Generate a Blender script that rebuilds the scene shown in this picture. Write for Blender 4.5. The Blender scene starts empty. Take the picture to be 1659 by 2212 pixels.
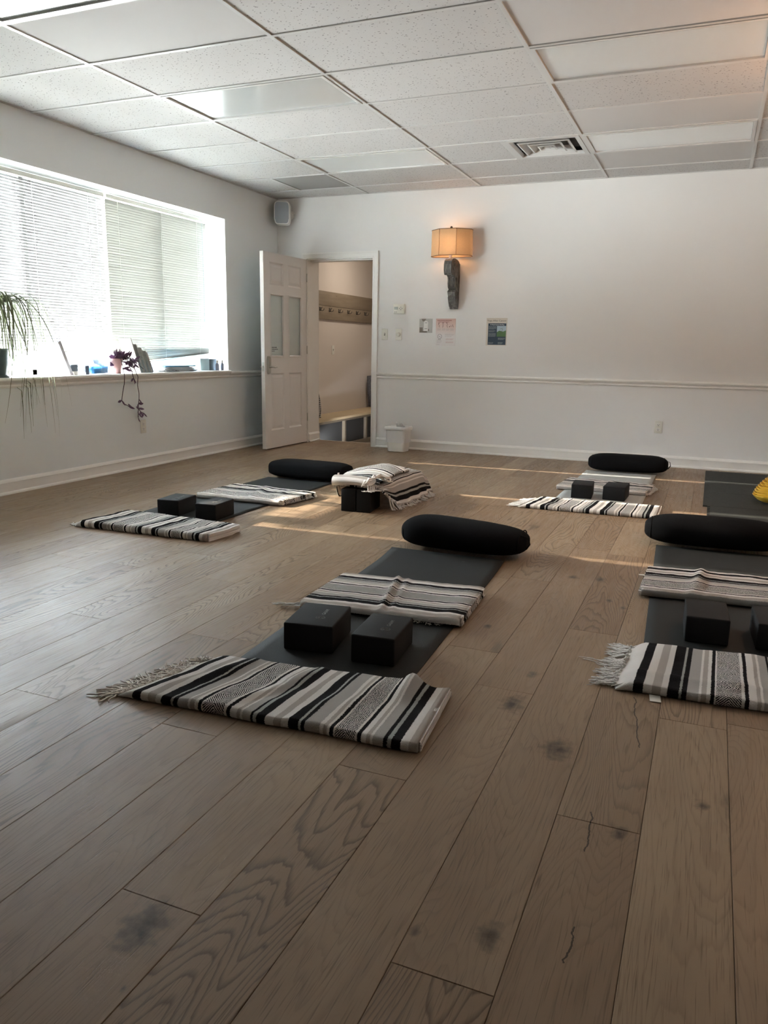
import bpy, bmesh, math, random
from mathutils import Vector, Matrix, noise
random.seed(7)
SC = bpy.context.scene
COL = SC.collection
PI = math.pi

# ------------------------------------------------------------------ mesh helpers
class MB:
    def __init__(s): s.v=[]; s.f=[]; s.m=[]; s.uv=[]; s.sm=[]; s.col=[]
    def add(s, vs, fs, mi=0, smooth=False, uvs=None, col=None):
        b=len(s.v); s.v += [tuple(p) for p in vs]
        for k,f in enumerate(fs):
            s.f.append([b+i for i in f]); s.m.append(mi); s.sm.append(smooth)
            s.uv.append([uvs[i] for i in f] if uvs else [(0,0)]*len(f)); s.col.append(col or (0,0,0,1))
        return s
    def box(s, a, b, mi=0, rz=0, piv=None, bev=0, uv=None, col=None, M=None):
        x0,x1=sorted((a[0],b[0])); y0,y1=sorted((a[1],b[1])); z0,z1=sorted((a[2],b[2]))
        if bev<=0:
            vs=[(x,y,z) for z in (z0,z1) for y in (y0,y1) for x in (x0,x1)]
            fs=[(0,2,3,1),(4,5,7,6),(0,1,5,4),(2,6,7,3),(0,4,6,2),(1,3,7,5)]
            sm=False
        else:
            bm=bmesh.new(); bmesh.ops.create_cube(bm,size=1)
            for v in bm.verts: v.co=Vector(((x0+x1)/2+v.co.x*(x1-x0),(y0+y1)/2+v.co.y*(y1-y0),(z0+z1)/2+v.co.z*(z1-z0)))
            bmesh.ops.bevel(bm,geom=bm.edges[:],offset=bev,segments=3,affect='EDGES',profile=.5)
            bm.verts.index_update(); vs=[v.co.copy() for v in bm.verts]; fs=[[v.index for v in f.verts] for f in bm.faces]; bm.free(); sm=True
        if rz:
            p=Vector(piv or ((x0+x1)/2,(y0+y1)/2,0)); R=Matrix.Rotation(rz,3,'Z')
            vs=[R@(Vector(v)-p)+p for v in vs]
        if M: vs=[M@Vector(v) for v in vs]
        return s.add(vs,fs,mi,sm,col=col)
    def tube(s, pts, r, n=8, mi=0, caps=True, flat=1.0):
        pts=[Vector(p) for p in pts]; R=r if isinstance(r,(list,tuple)) else [r]*len(pts)
        vs=[];fs=[]; up=None
        for i,p in enumerate(pts):
            d=(pts[min(i+1,len(pts)-1)]-pts[max(i-1,0)])
            d = d.normalized() if d.length>1e-9 else Vector((0,0,1))
            if up is None: up=Vector((0,0,1)) if abs(d.z)<.9 else Vector((1,0,0))
            a=d.cross(up); a = a.normalized() if a.length>1e-6 else Vector((1,0,0)); b=a.cross(d).normalized(); up=b
            for k in range(n):
                t=2*PI*k/n; vs.append(p+a*math.cos(t)*R[i]+b*math.sin(t)*R[i]*flat)
        for i in range(len(pts)-1):
            for k in range(n): fs.append((i*n+k,i*n+(k+1)%n,(i+1)*n+(k+1)%n,(i+1)*n+k))
        if caps: fs.append(tuple(range(n))[::-1]); fs.append(tuple((len(pts)-1)*n+k for k in range(n)))
        return s.add(vs,fs,mi,True)
    def lathe(s, prof, c=(0,0,0), n=32, mi=0, ax='Z', sx=1, sy=1):
        vs=[];fs=[]
        for (r,z) in prof:
            for k in range(n):
                t=2*PI*k/n; p=(r*math.cos(t)*sx,r*math.sin(t)*sy,z)
                if ax=='Y': p=(p[0],p[2],p[1])
                if ax=='X': p=(p[2],p[0],p[1])
                vs.append((c[0]+p[0],c[1]+p[1],c[2]+p[2]))
        for i in range(len(prof)-1):
            for k in range(n): fs.append((i*n+k,i*n+(k+1)%n,(i+1)*n+(k+1)%n,(i+1)*n+k))
        fs.append(tuple(range(n))[::-1]); fs.append(tuple((len(prof)-1)*n+k for k in range(n)))
        return s.add(vs,fs,mi,True)
    def prism(s, poly, z0, z1, mi=0, plane='XY', smooth=False):
        n=len(poly)
        def P(a,b,c): return {'XY':(a,b,c),'YZ':(c,a,b),'XZ':(a,c,b)}[plane]
        vs=[P(a,b,z0) for a,b in poly]+[P(a,b,z1) for a,b in poly]
        fs=[tuple(range(n))[::-1],tuple(range(n,2*n))]
        s.add(vs,fs,mi,False)
        s.add(vs,[(i,(i+1)%n,n+(i+1)%n,n+i) for i in range(n)],mi,smooth)
        return s
    def build(s, name, mats, parent=None, loc=None):
        me=bpy.data.meshes.new(name); me.from_pydata(s.v,[],s.f)
        if not isinstance(mats,(list,tuple)): mats=[mats]
        for m in mats: me.materials.append(m)
        me.polygons.foreach_set('material_index',s.m); me.polygons.foreach_set('use_smooth',s.sm)
        uvl=me.uv_layers.new(name='UVMap'); i=0
        for u in s.uv:
            for a in u: uvl.data[i].uv=a; i+=1
        if any(c!=(0,0,0,1) for c in s.col):
            ca=me.color_attributes.new('rnd','FLOAT_COLOR','CORNER'); i=0
            for f,c in zip(s.f,s.col):
                for _ in f: ca.data[i].color=c; i+=1
        bm=bmesh.new(); bm.from_mesh(me); bmesh.ops.recalc_face_normals(bm,faces=bm.faces); bm.to_mesh(me); bm.free()
        me.update(); o=bpy.data.objects.new(name,me); COL.objects.link(o)
        if parent:
            o.parent=parent
            o.matrix_parent_inverse=(Matrix.Translation(parent.location)@Matrix.Rotation(parent.rotation_euler.z,4,'Z')).inverted() if parent.type=='EMPTY' else Matrix.Identity(4)
        return o
def sheet(mb, fn, nu, nv, th, uvf=None, mi=0):
    """closed sheet: fn(a,b) (0..1) -> top point; th thickness downward along the surface normal"""
    P=[[Vector(fn(i/nu,j/nv)) for j in range(nv+1)] for i in range(nu+1)]
    top=[];bot=[];uv=[]
    for i in range(nu+1):
        for j in range(nv+1):
            du=P[min(i+1,nu)][j]-P[max(i-1,0)][j]; dv=P[i][min(j+1,nv)]-P[i][max(j-1,0)]
            n=du.cross(dv); n=n.normalized() if n.length>0 else Vector((0,0,1))
            top.append(P[i][j]); bot.append(P[i][j]-n*th); uv.append(uvf(i/nu,j/nv) if uvf else (i/nu,j/nv))
    W=nv+1; N=len(top); fs=[]
    for i in range(nu):
        for j in range(nv):
            a=i*W+j; fs.append((a,a+W,a+W+1,a+1)); fs.append((N+a,N+a+1,N+a+W+1,N+a+W))
    for i in range(nu):
        for j in (0,nv):
            a=i*W+j; fs.append((a,a+W,N+a+W,N+a))
    for j in range(nv):
        for i in (0,nu):
            a=i*W+j; fs.append((a,a+1,N+a+1,N+a))
    mb.add(top+bot,fs,mi,True,uv+uv)
def tag(o,label=None,cat=None,group=None,kind=None):
    if label: o['label']=label
    if cat: o['category']=cat
    if group: o['group']=group
    if kind: o['kind']=kind
    return o
def thing(name,label,cat,loc=(0,0,0),rz=0,group=None):
    o=bpy.data.objects.new(name,None); COL.objects.link(o); o.location=loc; o.rotation_euler=(0,0,rz); o.empty_display_size=.05
    return tag(o,label,cat,group)
def local(mb,name,mats,parent):     # mesh built in the parent's own coordinates
    o=mb.build(name,mats); o.parent=parent; o.matrix_parent_inverse=Matrix.Identity(4); return o
def struct(mb,name,mats,parent=None):
    o=mb.build(name,mats,parent); o['kind']='structure'; return o
def text_mesh(s,size,mat,name,M,parent=None,ext=.0002,bold=False,align='CENTER'):
    cu=bpy.data.curves.new(name,'FONT'); cu.body=s; cu.size=size; cu.extrude=ext; cu.align_x=align; cu.align_y='CENTER'; cu.resolution_u=3
    if bold: cu.offset=size*.012
    t=bpy.data.objects.new(name,cu); COL.objects.link(t); bpy.context.view_layer.update()
    dg=bpy.context.evaluated_depsgraph_get(); me=bpy.data.meshes.new_from_object(t.evaluated_get(dg)); bpy.data.objects.remove(t); 
    me.transform(M); me.materials.clear(); me.materials.append(mat)
    o=bpy.data.objects.new(name,me); COL.objects.link(o)
    if parent: o.parent=parent
    return o

# ------------------------------------------------------------------ material helpers
class NT:
    def __init__(s,name):
        s.mat=bpy.data.materials.new(name); s.mat.use_nodes=True; s.nt=s.mat.node_tree; s.n=s.nt.nodes; s.l=s.nt.links
        s.b=s.n['Principled BSDF']; s.out=s.n['Material Output']
    def node(s,t,ins=None,**kw):
        x=s.n.new(t)
        for k,v in kw.items(): setattr(x,k,v)
        for k,v in (ins or {}).items():
            if hasattr(v,'links'): s.l.new(v,x.inputs[k])
            else: x.inputs[k].default_value=v
        return x
    def math(s,op,a,b=0.0,c=0.0,clamp=False):
        x=s.n.new('ShaderNodeMath'); x.operation=op; x.use_clamp=clamp
        for i,v in enumerate((a,b,c)):
            if hasattr(v,'links'): s.l.new(v,x.inputs[i])
            elif i<len(x.inputs): x.inputs[i].default_value=v
        return x.outputs[0]
    def mix(s,f,a,b,blend='MIX'):
        x=s.n.new('ShaderNodeMix'); x.data_type='RGBA'; x.blend_type=blend
        for i,v in ((0,f),(6,a),(7,b)):
            if hasattr(v,'links'): s.l.new(v,x.inputs[i])
            else: x.inputs[i].default_value = v if i==0 else (tuple(v)+(1,))[:4]
        return x.outputs[2]
    def ramp(s,f,stops,interp='LINEAR'):
        x=s.n.new('ShaderNodeValToRGB'); cr=x.color_ramp; cr.interpolation=interp
        while len(cr.elements)<len(stops): cr.elements.new(.5)
        for e,(p,c) in zip(cr.elements,stops): e.position=p; e.color=(tuple(c)+(1,))[:4] if not isinstance(c,(int,float)) else (c,c,c,1)
        s.l.new(f,x.inputs[0]); return x.outputs[0]
    def vscale(s,v,sc):
        x=s.n.new('ShaderNodeMapping'); x.inputs['Scale'].default_value=sc; s.l.new(v,x.inputs['Vector']); return x.outputs[0]
    def bump(s,h,st,dist=.01):
        x=s.node('ShaderNodeBump',{'Strength':st,'Distance':dist,'Height':h}); s.l.new(x.outputs[0],s.b.inputs['Normal'])
    def set(s,**kw):
        for k,v in kw.items():
            i=s.b.inputs[k.replace('_',' ')]
            if hasattr(v,'links'): s.l.new(v,i)
            else: i.default_value=(tuple(v)+(1,))[:4] if isinstance(v,(tuple,list)) else v
        return s
    def oc(s): return s.node('ShaderNodeTexCoord').outputs['Object']
def sr(*c): # sRGB 0..255 -> linear
    return tuple((x/255/12.92) if x/255<=.04045 else ((x/255+.055)/1.055)**2.4 for x in c)
def plain(name,col,rough=.5,metal=0,nz=0,nscale=40,bump=0,spec=.5,**kw):
    t=NT(name); t.set(Base_Color=col,Roughness=rough,Metallic=metal)
    t.b.inputs['Specular IOR Level'].default_value=spec
    n=t.node('ShaderNodeTexNoise',{'Vector':t.oc(),'Scale':nscale,'Detail':4.0})
    if nz: t.set(Base_Color=t.mix(n.outputs[0],tuple(c*(1-nz) for c in col),tuple(min(1,c*(1+nz)) for c in col)))
    if bump: t.bump(n.outputs[0],bump,.002)
    t.set(**kw) if kw else None
    return t.mat

M={}
M['wall']=plain('wall_paint',(.80,.795,.78),.55,nz=.01,nscale=3,bump=.05,spec=.3)
M['wallD']=plain('unseen_wall_dark',(.55,.53,.50),.6,nz=.01,nscale=3,spec=.2)  # walls out of view, coloured darker to cut bounced light near the camera
M['wallL']=plain('left_wall_paint',(.80,.84,.845),.5,nz=.01,nscale=3,bump=.05,spec=.3)
M['trim']=plain('trim_gloss_white',(.84,.83,.80),.3,nz=.01,nscale=6)
M['hall']=plain('hall_paint',(.66,.60,.54),.6,nz=.02,nscale=3,spec=.3)
M['hallfloor']=plain('hall_floor',(.16,.13,.10),.6,nz=.2,nscale=12)
M['door']=plain('door_paint',(.74,.72,.70),.35,nz=.01,nscale=8)
M['white']=plain('white_plastic',(.80,.79,.75),.35,nz=.01)
M['offwhite']=plain('ivory_plastic',(.74,.73,.66),.35,nz=.01)
M['gridw']=plain('grid_enamel',(.57,.565,.55),.35,nz=.01)
M['gap']=plain('dark_gap',(.03,.022,.016),.9)
M['metal']=plain('satin_nickel',(.55,.54,.50),.28,metal=1,nz=.03,nscale=60)
M['dark']=plain('dark_metal',(.045,.04,.035),.45,nz=.2)
M['black']=plain('black_ink',(.01,.01,.012),.6)
M['recess']=plain('duct_grey',(.16,.155,.15),.7,nz=.1)  # grey of the vent backing and the switch slot

def m_ceiling():
    t=NT('acoustic_tile'); co=t.oc()
    at=t.node('ShaderNodeAttribute',attribute_name='rnd'); sx=t.node('ShaderNodeSeparateColor',{0:at.outputs['Color']})
    w=t.node('ShaderNodeTexNoise',{'Vector':co,'Scale':18.0,'Detail':2.0})
    wc=t.node('ShaderNodeVectorMath',{0:w.outputs['Color'],1:(.02,.02,0)},operation='MULTIPLY').outputs[0]
    cv=t.node('ShaderNodeVectorMath',{0:co,1:wc},operation='ADD').outputs[0]
    v=t.node('ShaderNodeTexVoronoi',{'Vector':t.vscale(cv,(38,75,1)),'Scale':1.0,'Randomness':1.0})
    n2=t.node('ShaderNodeTexNoise',{'Vector':co,'Scale':60.0,'Detail':2.0})
    r=t.math('MULTIPLY_ADD',n2.outputs[0],.46,-.07)
    fis=t.math('LESS_THAN',v.outputs['Distance'],r)
    v3=t.node('ShaderNodeTexVoronoi',{'Vector':t.vscale(cv,(300,300,1)),'Scale':1.0})
    pin=t.math('LESS_THAN',v3.outputs['Distance'],.16)
    rough=t.math('SUBTRACT',1.0,sx.outputs[0])
    m=t.math('MULTIPLY',t.math('MAXIMUM',fis,t.math('MULTIPLY',pin,.35)),rough)
    base=t.mix(sx.outputs[1],(.54,.53,.52),(.61,.60,.59)); 
    nl=t.node('ShaderNodeTexNoise',{'Vector':co,'Scale':1.3,'Detail':3.0}).outputs[0]
    base=t.mix(t.math('MULTIPLY',nl,.12),base,(.50,.46,.43))
    c=t.mix(m,base,(.13,.125,.12)); c=t.mix(sx.outputs[2],c,(.30,.29,.28))
    t.set(Base_Color=c,Roughness=.85); t.b.inputs['Specular IOR Level'].default_value=.15
    t.bump(t.math('SUBTRACT',1.0,m),.5,.002); return t.mat
M['tile']=m_ceiling()

def m_floor():
    t=NT('oak_planks'); uv=t.node('ShaderNodeUVMap',uv_map='UVMap').outputs[0]
    at=t.node('ShaderNodeAttribute',attribute_name='rnd'); sc=t.node('ShaderNodeSeparateColor',{0:at.outputs['Color']})
    R,G,B=sc.outputs[0],sc.outputs[1],sc.outputs[2]
    off=t.node('ShaderNodeCombineXYZ',{0:t.math('MULTIPLY',R,31.0),1:t.math('MULTIPLY',G,57.0),2:t.math('MULTIPLY',B,13.0)}).outputs[0]
    p=t.node('ShaderNodeVectorMath',{0:uv,1:off},operation='ADD').outputs[0]   # x across, y along (metres)
    # wandering of the grain
    n1=t.node('ShaderNodeTexNoise',{'Vector':t.vscale(p,(4.6,.72,1)),'Scale':1.0,'Detail':1.5,'Roughness':.45,'Distortion':.25}).outputs[0]
    nf=t.node('ShaderNodeTexNoise',{'Vector':t.vscale(p,(60,5,1)),'Scale':1.0,'Detail':3.0}).outputs[0]
    ring=t.math('FRACT',t.math('ADD',t.math('MULTIPLY',n1,48.0),t.math('MULTIPLY',nf,.9)))
    line=t.ramp(ring,[(0,.0),(.10,1.0),(.26,.5),(.45,0.0),(1,0)])
    line=t.math('MULTIPLY',line,t.ramp(G,[(.45,.30),(.72,1.0)]))
    dash=t.node('ShaderNodeTexNoise',{'Vector':t.vscale(p,(330,9,1)),'Scale':1.0,'Detail':2.0}).outputs[0]
    pore=t.ramp(dash,[(.56,0.0),(.72,1.0)])
    base=t.ramp(R,[(0,sr(139,116,94)),(.3,sr(152,130,107)),(.6,sr(143,122,100)),(.85,sr(161,140,116)),(1,sr(129,107,86))])
    big=t.node('ShaderNodeTexNoise',{'Vector':t.vscale(p,(5,1.2,1)),'Scale':1.0,'Detail':4.0,'Roughness':.6}).outputs[0]
    base=t.mix(t.ramp(big,[(.35,0.0),(.75,.55)]),base,sr(124,101,80))
    c=t.mix(t.math('MULTIPLY',line,.72),base,sr(82,65,50))
    c=t.mix(t.math('MULTIPLY',pore,.55),c,sr(88,68,50))
    # knots
    wob=t.node('ShaderNodeTexNoise',{'Vector':t.vscale(p,(16,9,1)),'Scale':1.0,'Detail':3.0})
    pk=t.node('ShaderNodeVectorMath',{0:t.vscale(p,(5.2,1.55,1)),1:t.node('ShaderNodeVectorMath',{0:wob.outputs['Color'],1:(.42,.16,0)},operation='MULTIPLY').outputs[0]},operation='ADD').outputs[0]
    vk=t.node('ShaderNodeTexVoronoi',{'Vector':pk,'Scale':1.0,'Randomness':1.0}); 
    sel=t.math('GREATER_THAN',t.node('ShaderNodeSeparateColor',{0:vk.outputs['Color']}).outputs[0],.80)
    kd=t.math('MULTIPLY',t.ramp(vk.outputs['Distance'],[(.0,1.0),(.09,.75),(.16,.15),(.3,0.0)]),sel)
    c=t.mix(t.math('MULTIPLY',kd,.72),c,sr(62,50,42))
    ob=t.oc(); so=t.node('ShaderNodeSeparateXYZ',{0:ob}); ow=t.node('ShaderNodeTexNoise',{'Vector':ob,'Scale':38.0,'Detail':4.0}); owf=ow.outputs[0]
    for kx,ky,kr in ((4.15,-5.707,.045),(4.159,-5.46,.022),(3.894,-5.064,.02),(4.093,-4.223,.03),(4.221,-4.204,.03),(3.735,-6.93,.055),(4.33,-5.935,.05),(4.211,-6.731,.012),(4.702,-6.063,.02),(4.30,-4.52,.018),(3.969,-6.882,.008),(3.80,-7.06,.006),(4.365,-4.60,.02),(4.53,-6.26,.02),(4.34,-6.69,.03)):
        dx=t.math('SUBTRACT',so.outputs[0],kx); dy=t.math('MULTIPLY',t.math('SUBTRACT',so.outputs[1],ky),.62)
        d=t.math('SQRT',t.math('ADD',t.math('MULTIPLY',dx,dx),t.math('MULTIPLY',dy,dy)))
        d=t.math('ADD',t.math('DIVIDE',d,kr),t.math('MULTIPLY_ADD',owf,1.6,-.8))
        c=t.mix(t.math('MULTIPLY',t.math('SUBTRACT',1.0,d,clamp=True),1.0,clamp=True),c,sr(62,52,45))
    ocw=t.node('ShaderNodeTexNoise',{'Vector':t.vscale(ob,(1,9,1)),'Scale':1.6,'Detail':5.0,'Roughness':.6}).outputs[0]
    for x0,y0,x1,y1 in ((4.496,-5.50,4.533,-5.83),(4.462,-6.20,4.470,-6.36),(4.487,-6.60,4.480,-6.70)):
        k=(x1-x0)/(y1-y0); lx=t.math('MULTIPLY_ADD',t.math('SUBTRACT',so.outputs[1],y0),k,x0)
        dd=t.math('ABSOLUTE',t.math('ADD',t.math('SUBTRACT',so.outputs[0],lx),t.math('MULTIPLY_ADD',ocw,.036,-.018)))
        inr=t.math('MULTIPLY',t.math('LESS_THAN',so.outputs[1],y0),t.math('GREATER_THAN',so.outputs[1],y1))
        c=t.mix(t.math('MULTIPLY',t.math('LESS_THAN',dd,.0018),t.math('MULTIPLY',inr,.85)),c,sr(40,34,30))
    t.set(Base_Color=c); t.set(Roughness=t.ramp(nf,[(.3,.34),(.7,.48)])); t.b.inputs['Specular IOR Level'].default_value=.24
    h=t.math('SUBTRACT',t.math('SUBTRACT',1.0,t.math('MULTIPLY',line,.5)),t.math('MULTIPLY',pore,.6)); t.bump(h,.22,.0012)
    return t.mat
M['floor']=m_floor()

# blanket: u (UV.x) = metres across the stripes, v (UV.y) = metres along the stripes
W_,G_,T_,K_,L_=(.86,.82,.78),(.49,.465,.44),(.52,.47,.43),(.0085,.008,.010),(.45,.465,.445)
BASE=[(0.0,W_),(.052,K_),(.083,W_),(.113,T_),(.138,W_),(.158,K_),(.193,L_),(.203,K_),(.217,G_),(.252,W_),(.2615,T_),(.2765,W_),(.2885,K_),(.2985,W_),
 (.3807,W_),(.3877,K_),(.3997,W_),(.4228,T_),(.4368,W_),(.4448,G_),(.4688,K_),(.480,L_),(.490,K_),(.519,W_),(.546,T_),(.569,W_)]
HALF=[(.593,K_),(.622,L_),(.630,K_),(.643,G_),(.691,W_),(.700,T_),(.712,W_),(.721,K_),(.734,W_),(.8055,K_),(.8165,W_),(.8345,T_),(.8465,W_),(.8546,G_),(.8836,K_),(.8956,L_),(.9067,K_),(.9357,W_),(.960,T_),(.985,W_)]
def m_blanket(name,bright=1.0):
    t=NT(name); uv=t.node('ShaderNodeUVMap',uv_map='UVMap').outputs[0]
    nz=t.node('ShaderNodeTexNoise',{'Vector':t.vscale(uv,(150,380,1)),'Scale':1.0,'Detail':2.0}).outputs[0]
    s=t.node('ShaderNodeSeparateXYZ',{0:uv}); U0=s.outputs[0]; V=s.outputs[1]
    U=t.math('ADD',U0,t.math('MULTIPLY_ADD',nz,.009,-.0045))
    c1=t.ramp(U,[(p,tuple(x*bright for x in c)) for p,c in BASE],'CONSTANT')
    c2=t.ramp(U,[(0,W_)]+[(p,tuple(x*bright for x in c)) for p,c in HALF],'CONSTANT')
    c=t.mix(t.math('GREATER_THAN',U,.593),c1,c2)
    # woven diamond bands
    m=None
    for (a,b) in ((.3055,.3807),(.740,.8014)):
        ce=(a+b)/2; h=(b-a)/2
        inb=t.math('MULTIPLY',t.math('GREATER_THAN',U,a),t.math('LESS_THAN',U,b))
        q=t.math('DIVIDE',t.math('ABSOLUTE',t.math('SUBTRACT',U,ce)),h)
        tri=t.math('MULTIPLY',t.math('ABSOLUTE',t.math('SUBTRACT',t.math('FRACT',t.math('MULTIPLY',V,1/.118)),.5)),2.0)
        d=t.math('ADD',t.math('MULTIPLY',q,1.0),t.math('MULTIPLY',tri,1.9))
        st=t.math('GREATER_THAN',t.math('FRACT',t.math('MULTIPLY',d,4.4)),.48)
        mm=t.math('MULTIPLY',inb,st); m=mm if m is None else t.math('MAXIMUM',m,mm)
    c=t.mix(m,c,K_)
    fz=t.node('ShaderNodeTexNoise',{'Vector':t.vscale(uv,(700,350,1)),'Scale':1.0,'Detail':2.0}).outputs[0]
    c=t.mix(t.ramp(fz,[(.55,0.0),(.75,.14)]),c,(.30,.29,.28))
    fine=t.node('ShaderNodeTexNoise',{'Vector':t.vscale(uv,(900,260,1)),'Scale':1.0,'Detail':3.0}).outputs[0]
    t.set(Base_Color=c,Roughness=.95); t.b.inputs['Specular IOR Level'].default_value=.1
    t.bump(t.math('ADD',fine,t.math('MULTIPLY',fz,.6)),1.0,.0035); return t.mat
M['blk']=m_blanket('striped_wool')
M['blkw']=m_blanket('striped_wool_pale',1.12)
M['yarn']=plain('undyed_yarn',(.66,.62,.57),.95,nz=.12,nscale=200,bump=.3,spec=.1)
M['fleece']=None
def m_mat(name,col,sc=420):
    t=NT(name); co=t.oc(); n=t.node('ShaderNodeTexVoronoi',{'Vector':co,'Scale':float(sc)})
    n2=t.node('ShaderNodeTexNoise',{'Vector':co,'Scale':6.0,'Detail':3.0}).outputs[0]
    c=t.mix(n.outputs['Distance'],tuple(x*.7 for x in col),tuple(x*1.5 for x in col)); c=t.mix(t.math('MULTIPLY',n2,.3),c,tuple(x*1.5 for x in col))
    t.set(Base_Color=c,Roughness=.72); t.b.inputs['Specular IOR Level'].default_value=.28; t.bump(n.outputs['Distance'],.5,.001); return t.mat
M['mat']=m_mat('black_pvc_foam',(.013,.0145,.0145)); M['matg']=m_mat('grey_pvc_foam',(.37,.38,.37))
M['block']=plain('black_eva_foam',(.012,.012,.013),.75,nz=.25,nscale=300,bump=.12,spec=.25)
M['bolster']=plain('black_cotton',(.0075,.0076,.0085),.95,nz=.4,nscale=260,bump=.3,spec=.08)
M['print']=plain('grey_print',(.10,.10,.10),.6)
def m_foam():
    t=NT('grey_foam_tile'); co=t.oc()
    w=t.node('ShaderNodeTexNoise',{'Vector':t.vscale(co,(70,14,1)),'Scale':1.0,'Detail':4.0,'Distortion':.5}).outputs[0]
    t.set(Base_Color=t.mix(w,(.024,.026,.025),(.046,.048,.044)),Roughness=.8); t.bump(w,.3,.001); t.b.inputs['Specular IOR Level'].default_value=.25; return t.mat
M['foam']=m_foam()
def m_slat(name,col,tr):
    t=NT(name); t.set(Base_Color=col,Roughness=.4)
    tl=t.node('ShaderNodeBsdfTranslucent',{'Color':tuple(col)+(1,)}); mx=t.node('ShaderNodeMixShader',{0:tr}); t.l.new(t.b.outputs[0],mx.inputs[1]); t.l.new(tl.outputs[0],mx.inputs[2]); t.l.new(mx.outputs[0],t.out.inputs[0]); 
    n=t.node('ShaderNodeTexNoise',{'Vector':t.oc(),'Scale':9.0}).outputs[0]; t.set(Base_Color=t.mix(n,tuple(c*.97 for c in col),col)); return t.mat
M['slatL']=m_slat('slat_open_backlit',(.065,.065,.063),.001); M['slatR']=m_slat('slat_closed',(.27,.27,.25),.005)  # open slats coloured dark to stand in for their backlit shade
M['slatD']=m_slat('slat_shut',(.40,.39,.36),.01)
def m_glass(name,tint=(.95,.97,.96),gl=.06):
    t=NT(name); t.n.remove(t.b)
    tr=t.node('ShaderNodeBsdfTransparent',{'Color':tuple(tint)+(1,)}); g=t.node('ShaderNodeBsdfGlossy',{'Color':(1,1,1,1),'Roughness':.02})
    n=t.node('ShaderNodeTexNoise',{'Vector':t.oc(),'Scale':2.0}).outputs[0]
    f=t.node('ShaderNodeFresnel',{'IOR':1.35}).outputs[0]
    mx=t.node('ShaderNodeMixShader',{0:t.math('MULTIPLY',f,t.math('MULTIPLY_ADD',n,.2,.7))}); t.l.new(tr.outputs[0],mx.inputs[1]); t.l.new(g.outputs[0],mx.inputs[2]); t.l.new(mx.outputs[0],t.out.inputs[0]); return t.mat
M['glass']=m_glass('window_glass')
M['clear']=m_glass('clear_plastic',(.86,.92,.96))
def m_shade():
    t=NT('burlap_shade'); co=t.oc()
    w1=t.node('ShaderNodeTexWave',{'Vector':co,'Scale':110.0,'Distortion':1.5},bands_direction='Z').outputs['Fac']
    n=t.node('ShaderNodeTexNoise',{'Vector':t.vscale(co,(60,60,260)),'Scale':1.0,'Detail':3.0}).outputs[0]
    c=t.mix(t.math('MULTIPLY',w1,n),(.62,.46,.28),(.40,.27,.15)); t.set(Base_Color=c,Roughness=.9)
    tl=t.node('ShaderNodeBsdfTranslucent',{'Color':c}); mx=t.node('ShaderNodeMixShader',{0:.26}); t.l.new(t.b.outputs[0],mx.inputs[1]); t.l.new(tl.outputs[0],mx.inputs[2]); t.l.new(mx.outputs[0],t.out.inputs[0]); return t.mat
M['shade']=m_shade()
def m_stone():
    t=NT('weathered_carved_wood'); co=t.oc(); n=t.node('ShaderNodeTexNoise',{'Vector':t.vscale(co,(60,60,14)),'Scale':1.0,'Detail':5.0}).outputs[0]
    t.set(Base_Color=t.ramp(n,[(.3,(.07,.065,.06)),(.55,(.15,.145,.135)),(.75,(.27,.26,.24))]),Roughness=.85); t.bump(n,.8,.004); return t.mat
M['stone']=m_stone()
def m_wood(name,a,b,sc=(3,40,40)):
    t=NT(name); co=t.oc(); n=t.node('ShaderNodeTexNoise',{'Vector':t.vscale(co,sc),'Scale':1.0,'Detail':5.0,'Distortion':.4}).outputs[0]
    t.set(Base_Color=t.mix(n,a,b),Roughness=.6); t.bump(n,.2,.002); return t.mat
M['barn']=m_wood('grey_barnwood',(.17,.13,.085),(.33,.27,.20),(30,2.5,22))
M['benchtop']=m_wood('pale_pine',(.46,.36,.22),(.58,.47,.31),(30,2.5,22)); M['benchframe']=m_wood('greyed_pine',(.15,.12,.085),(.24,.20,.145),(20,20,3))

def simple_emit(name,col,st):
    t=NT(name); t.set(Base_Color=col,Roughness=.6); t.b.inputs['Emission Color'].default_value=tuple(col)+(1,); t.b.inputs['Emission Strength'].default_value=st; return t.mat
LOWBAND=10.5; NEAR=.35; HORIZ=.6; SKYUP=39.0; SUN=5.0; HALL=8.5; EXPO=2.57
# ================================================================== SETTING
H=2.666; RX=5.65; FY=-10.4
W0,W1,WZ0,WZ1=-5.62,-1.03,.83,2.31      # window opening in the left wall
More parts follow.
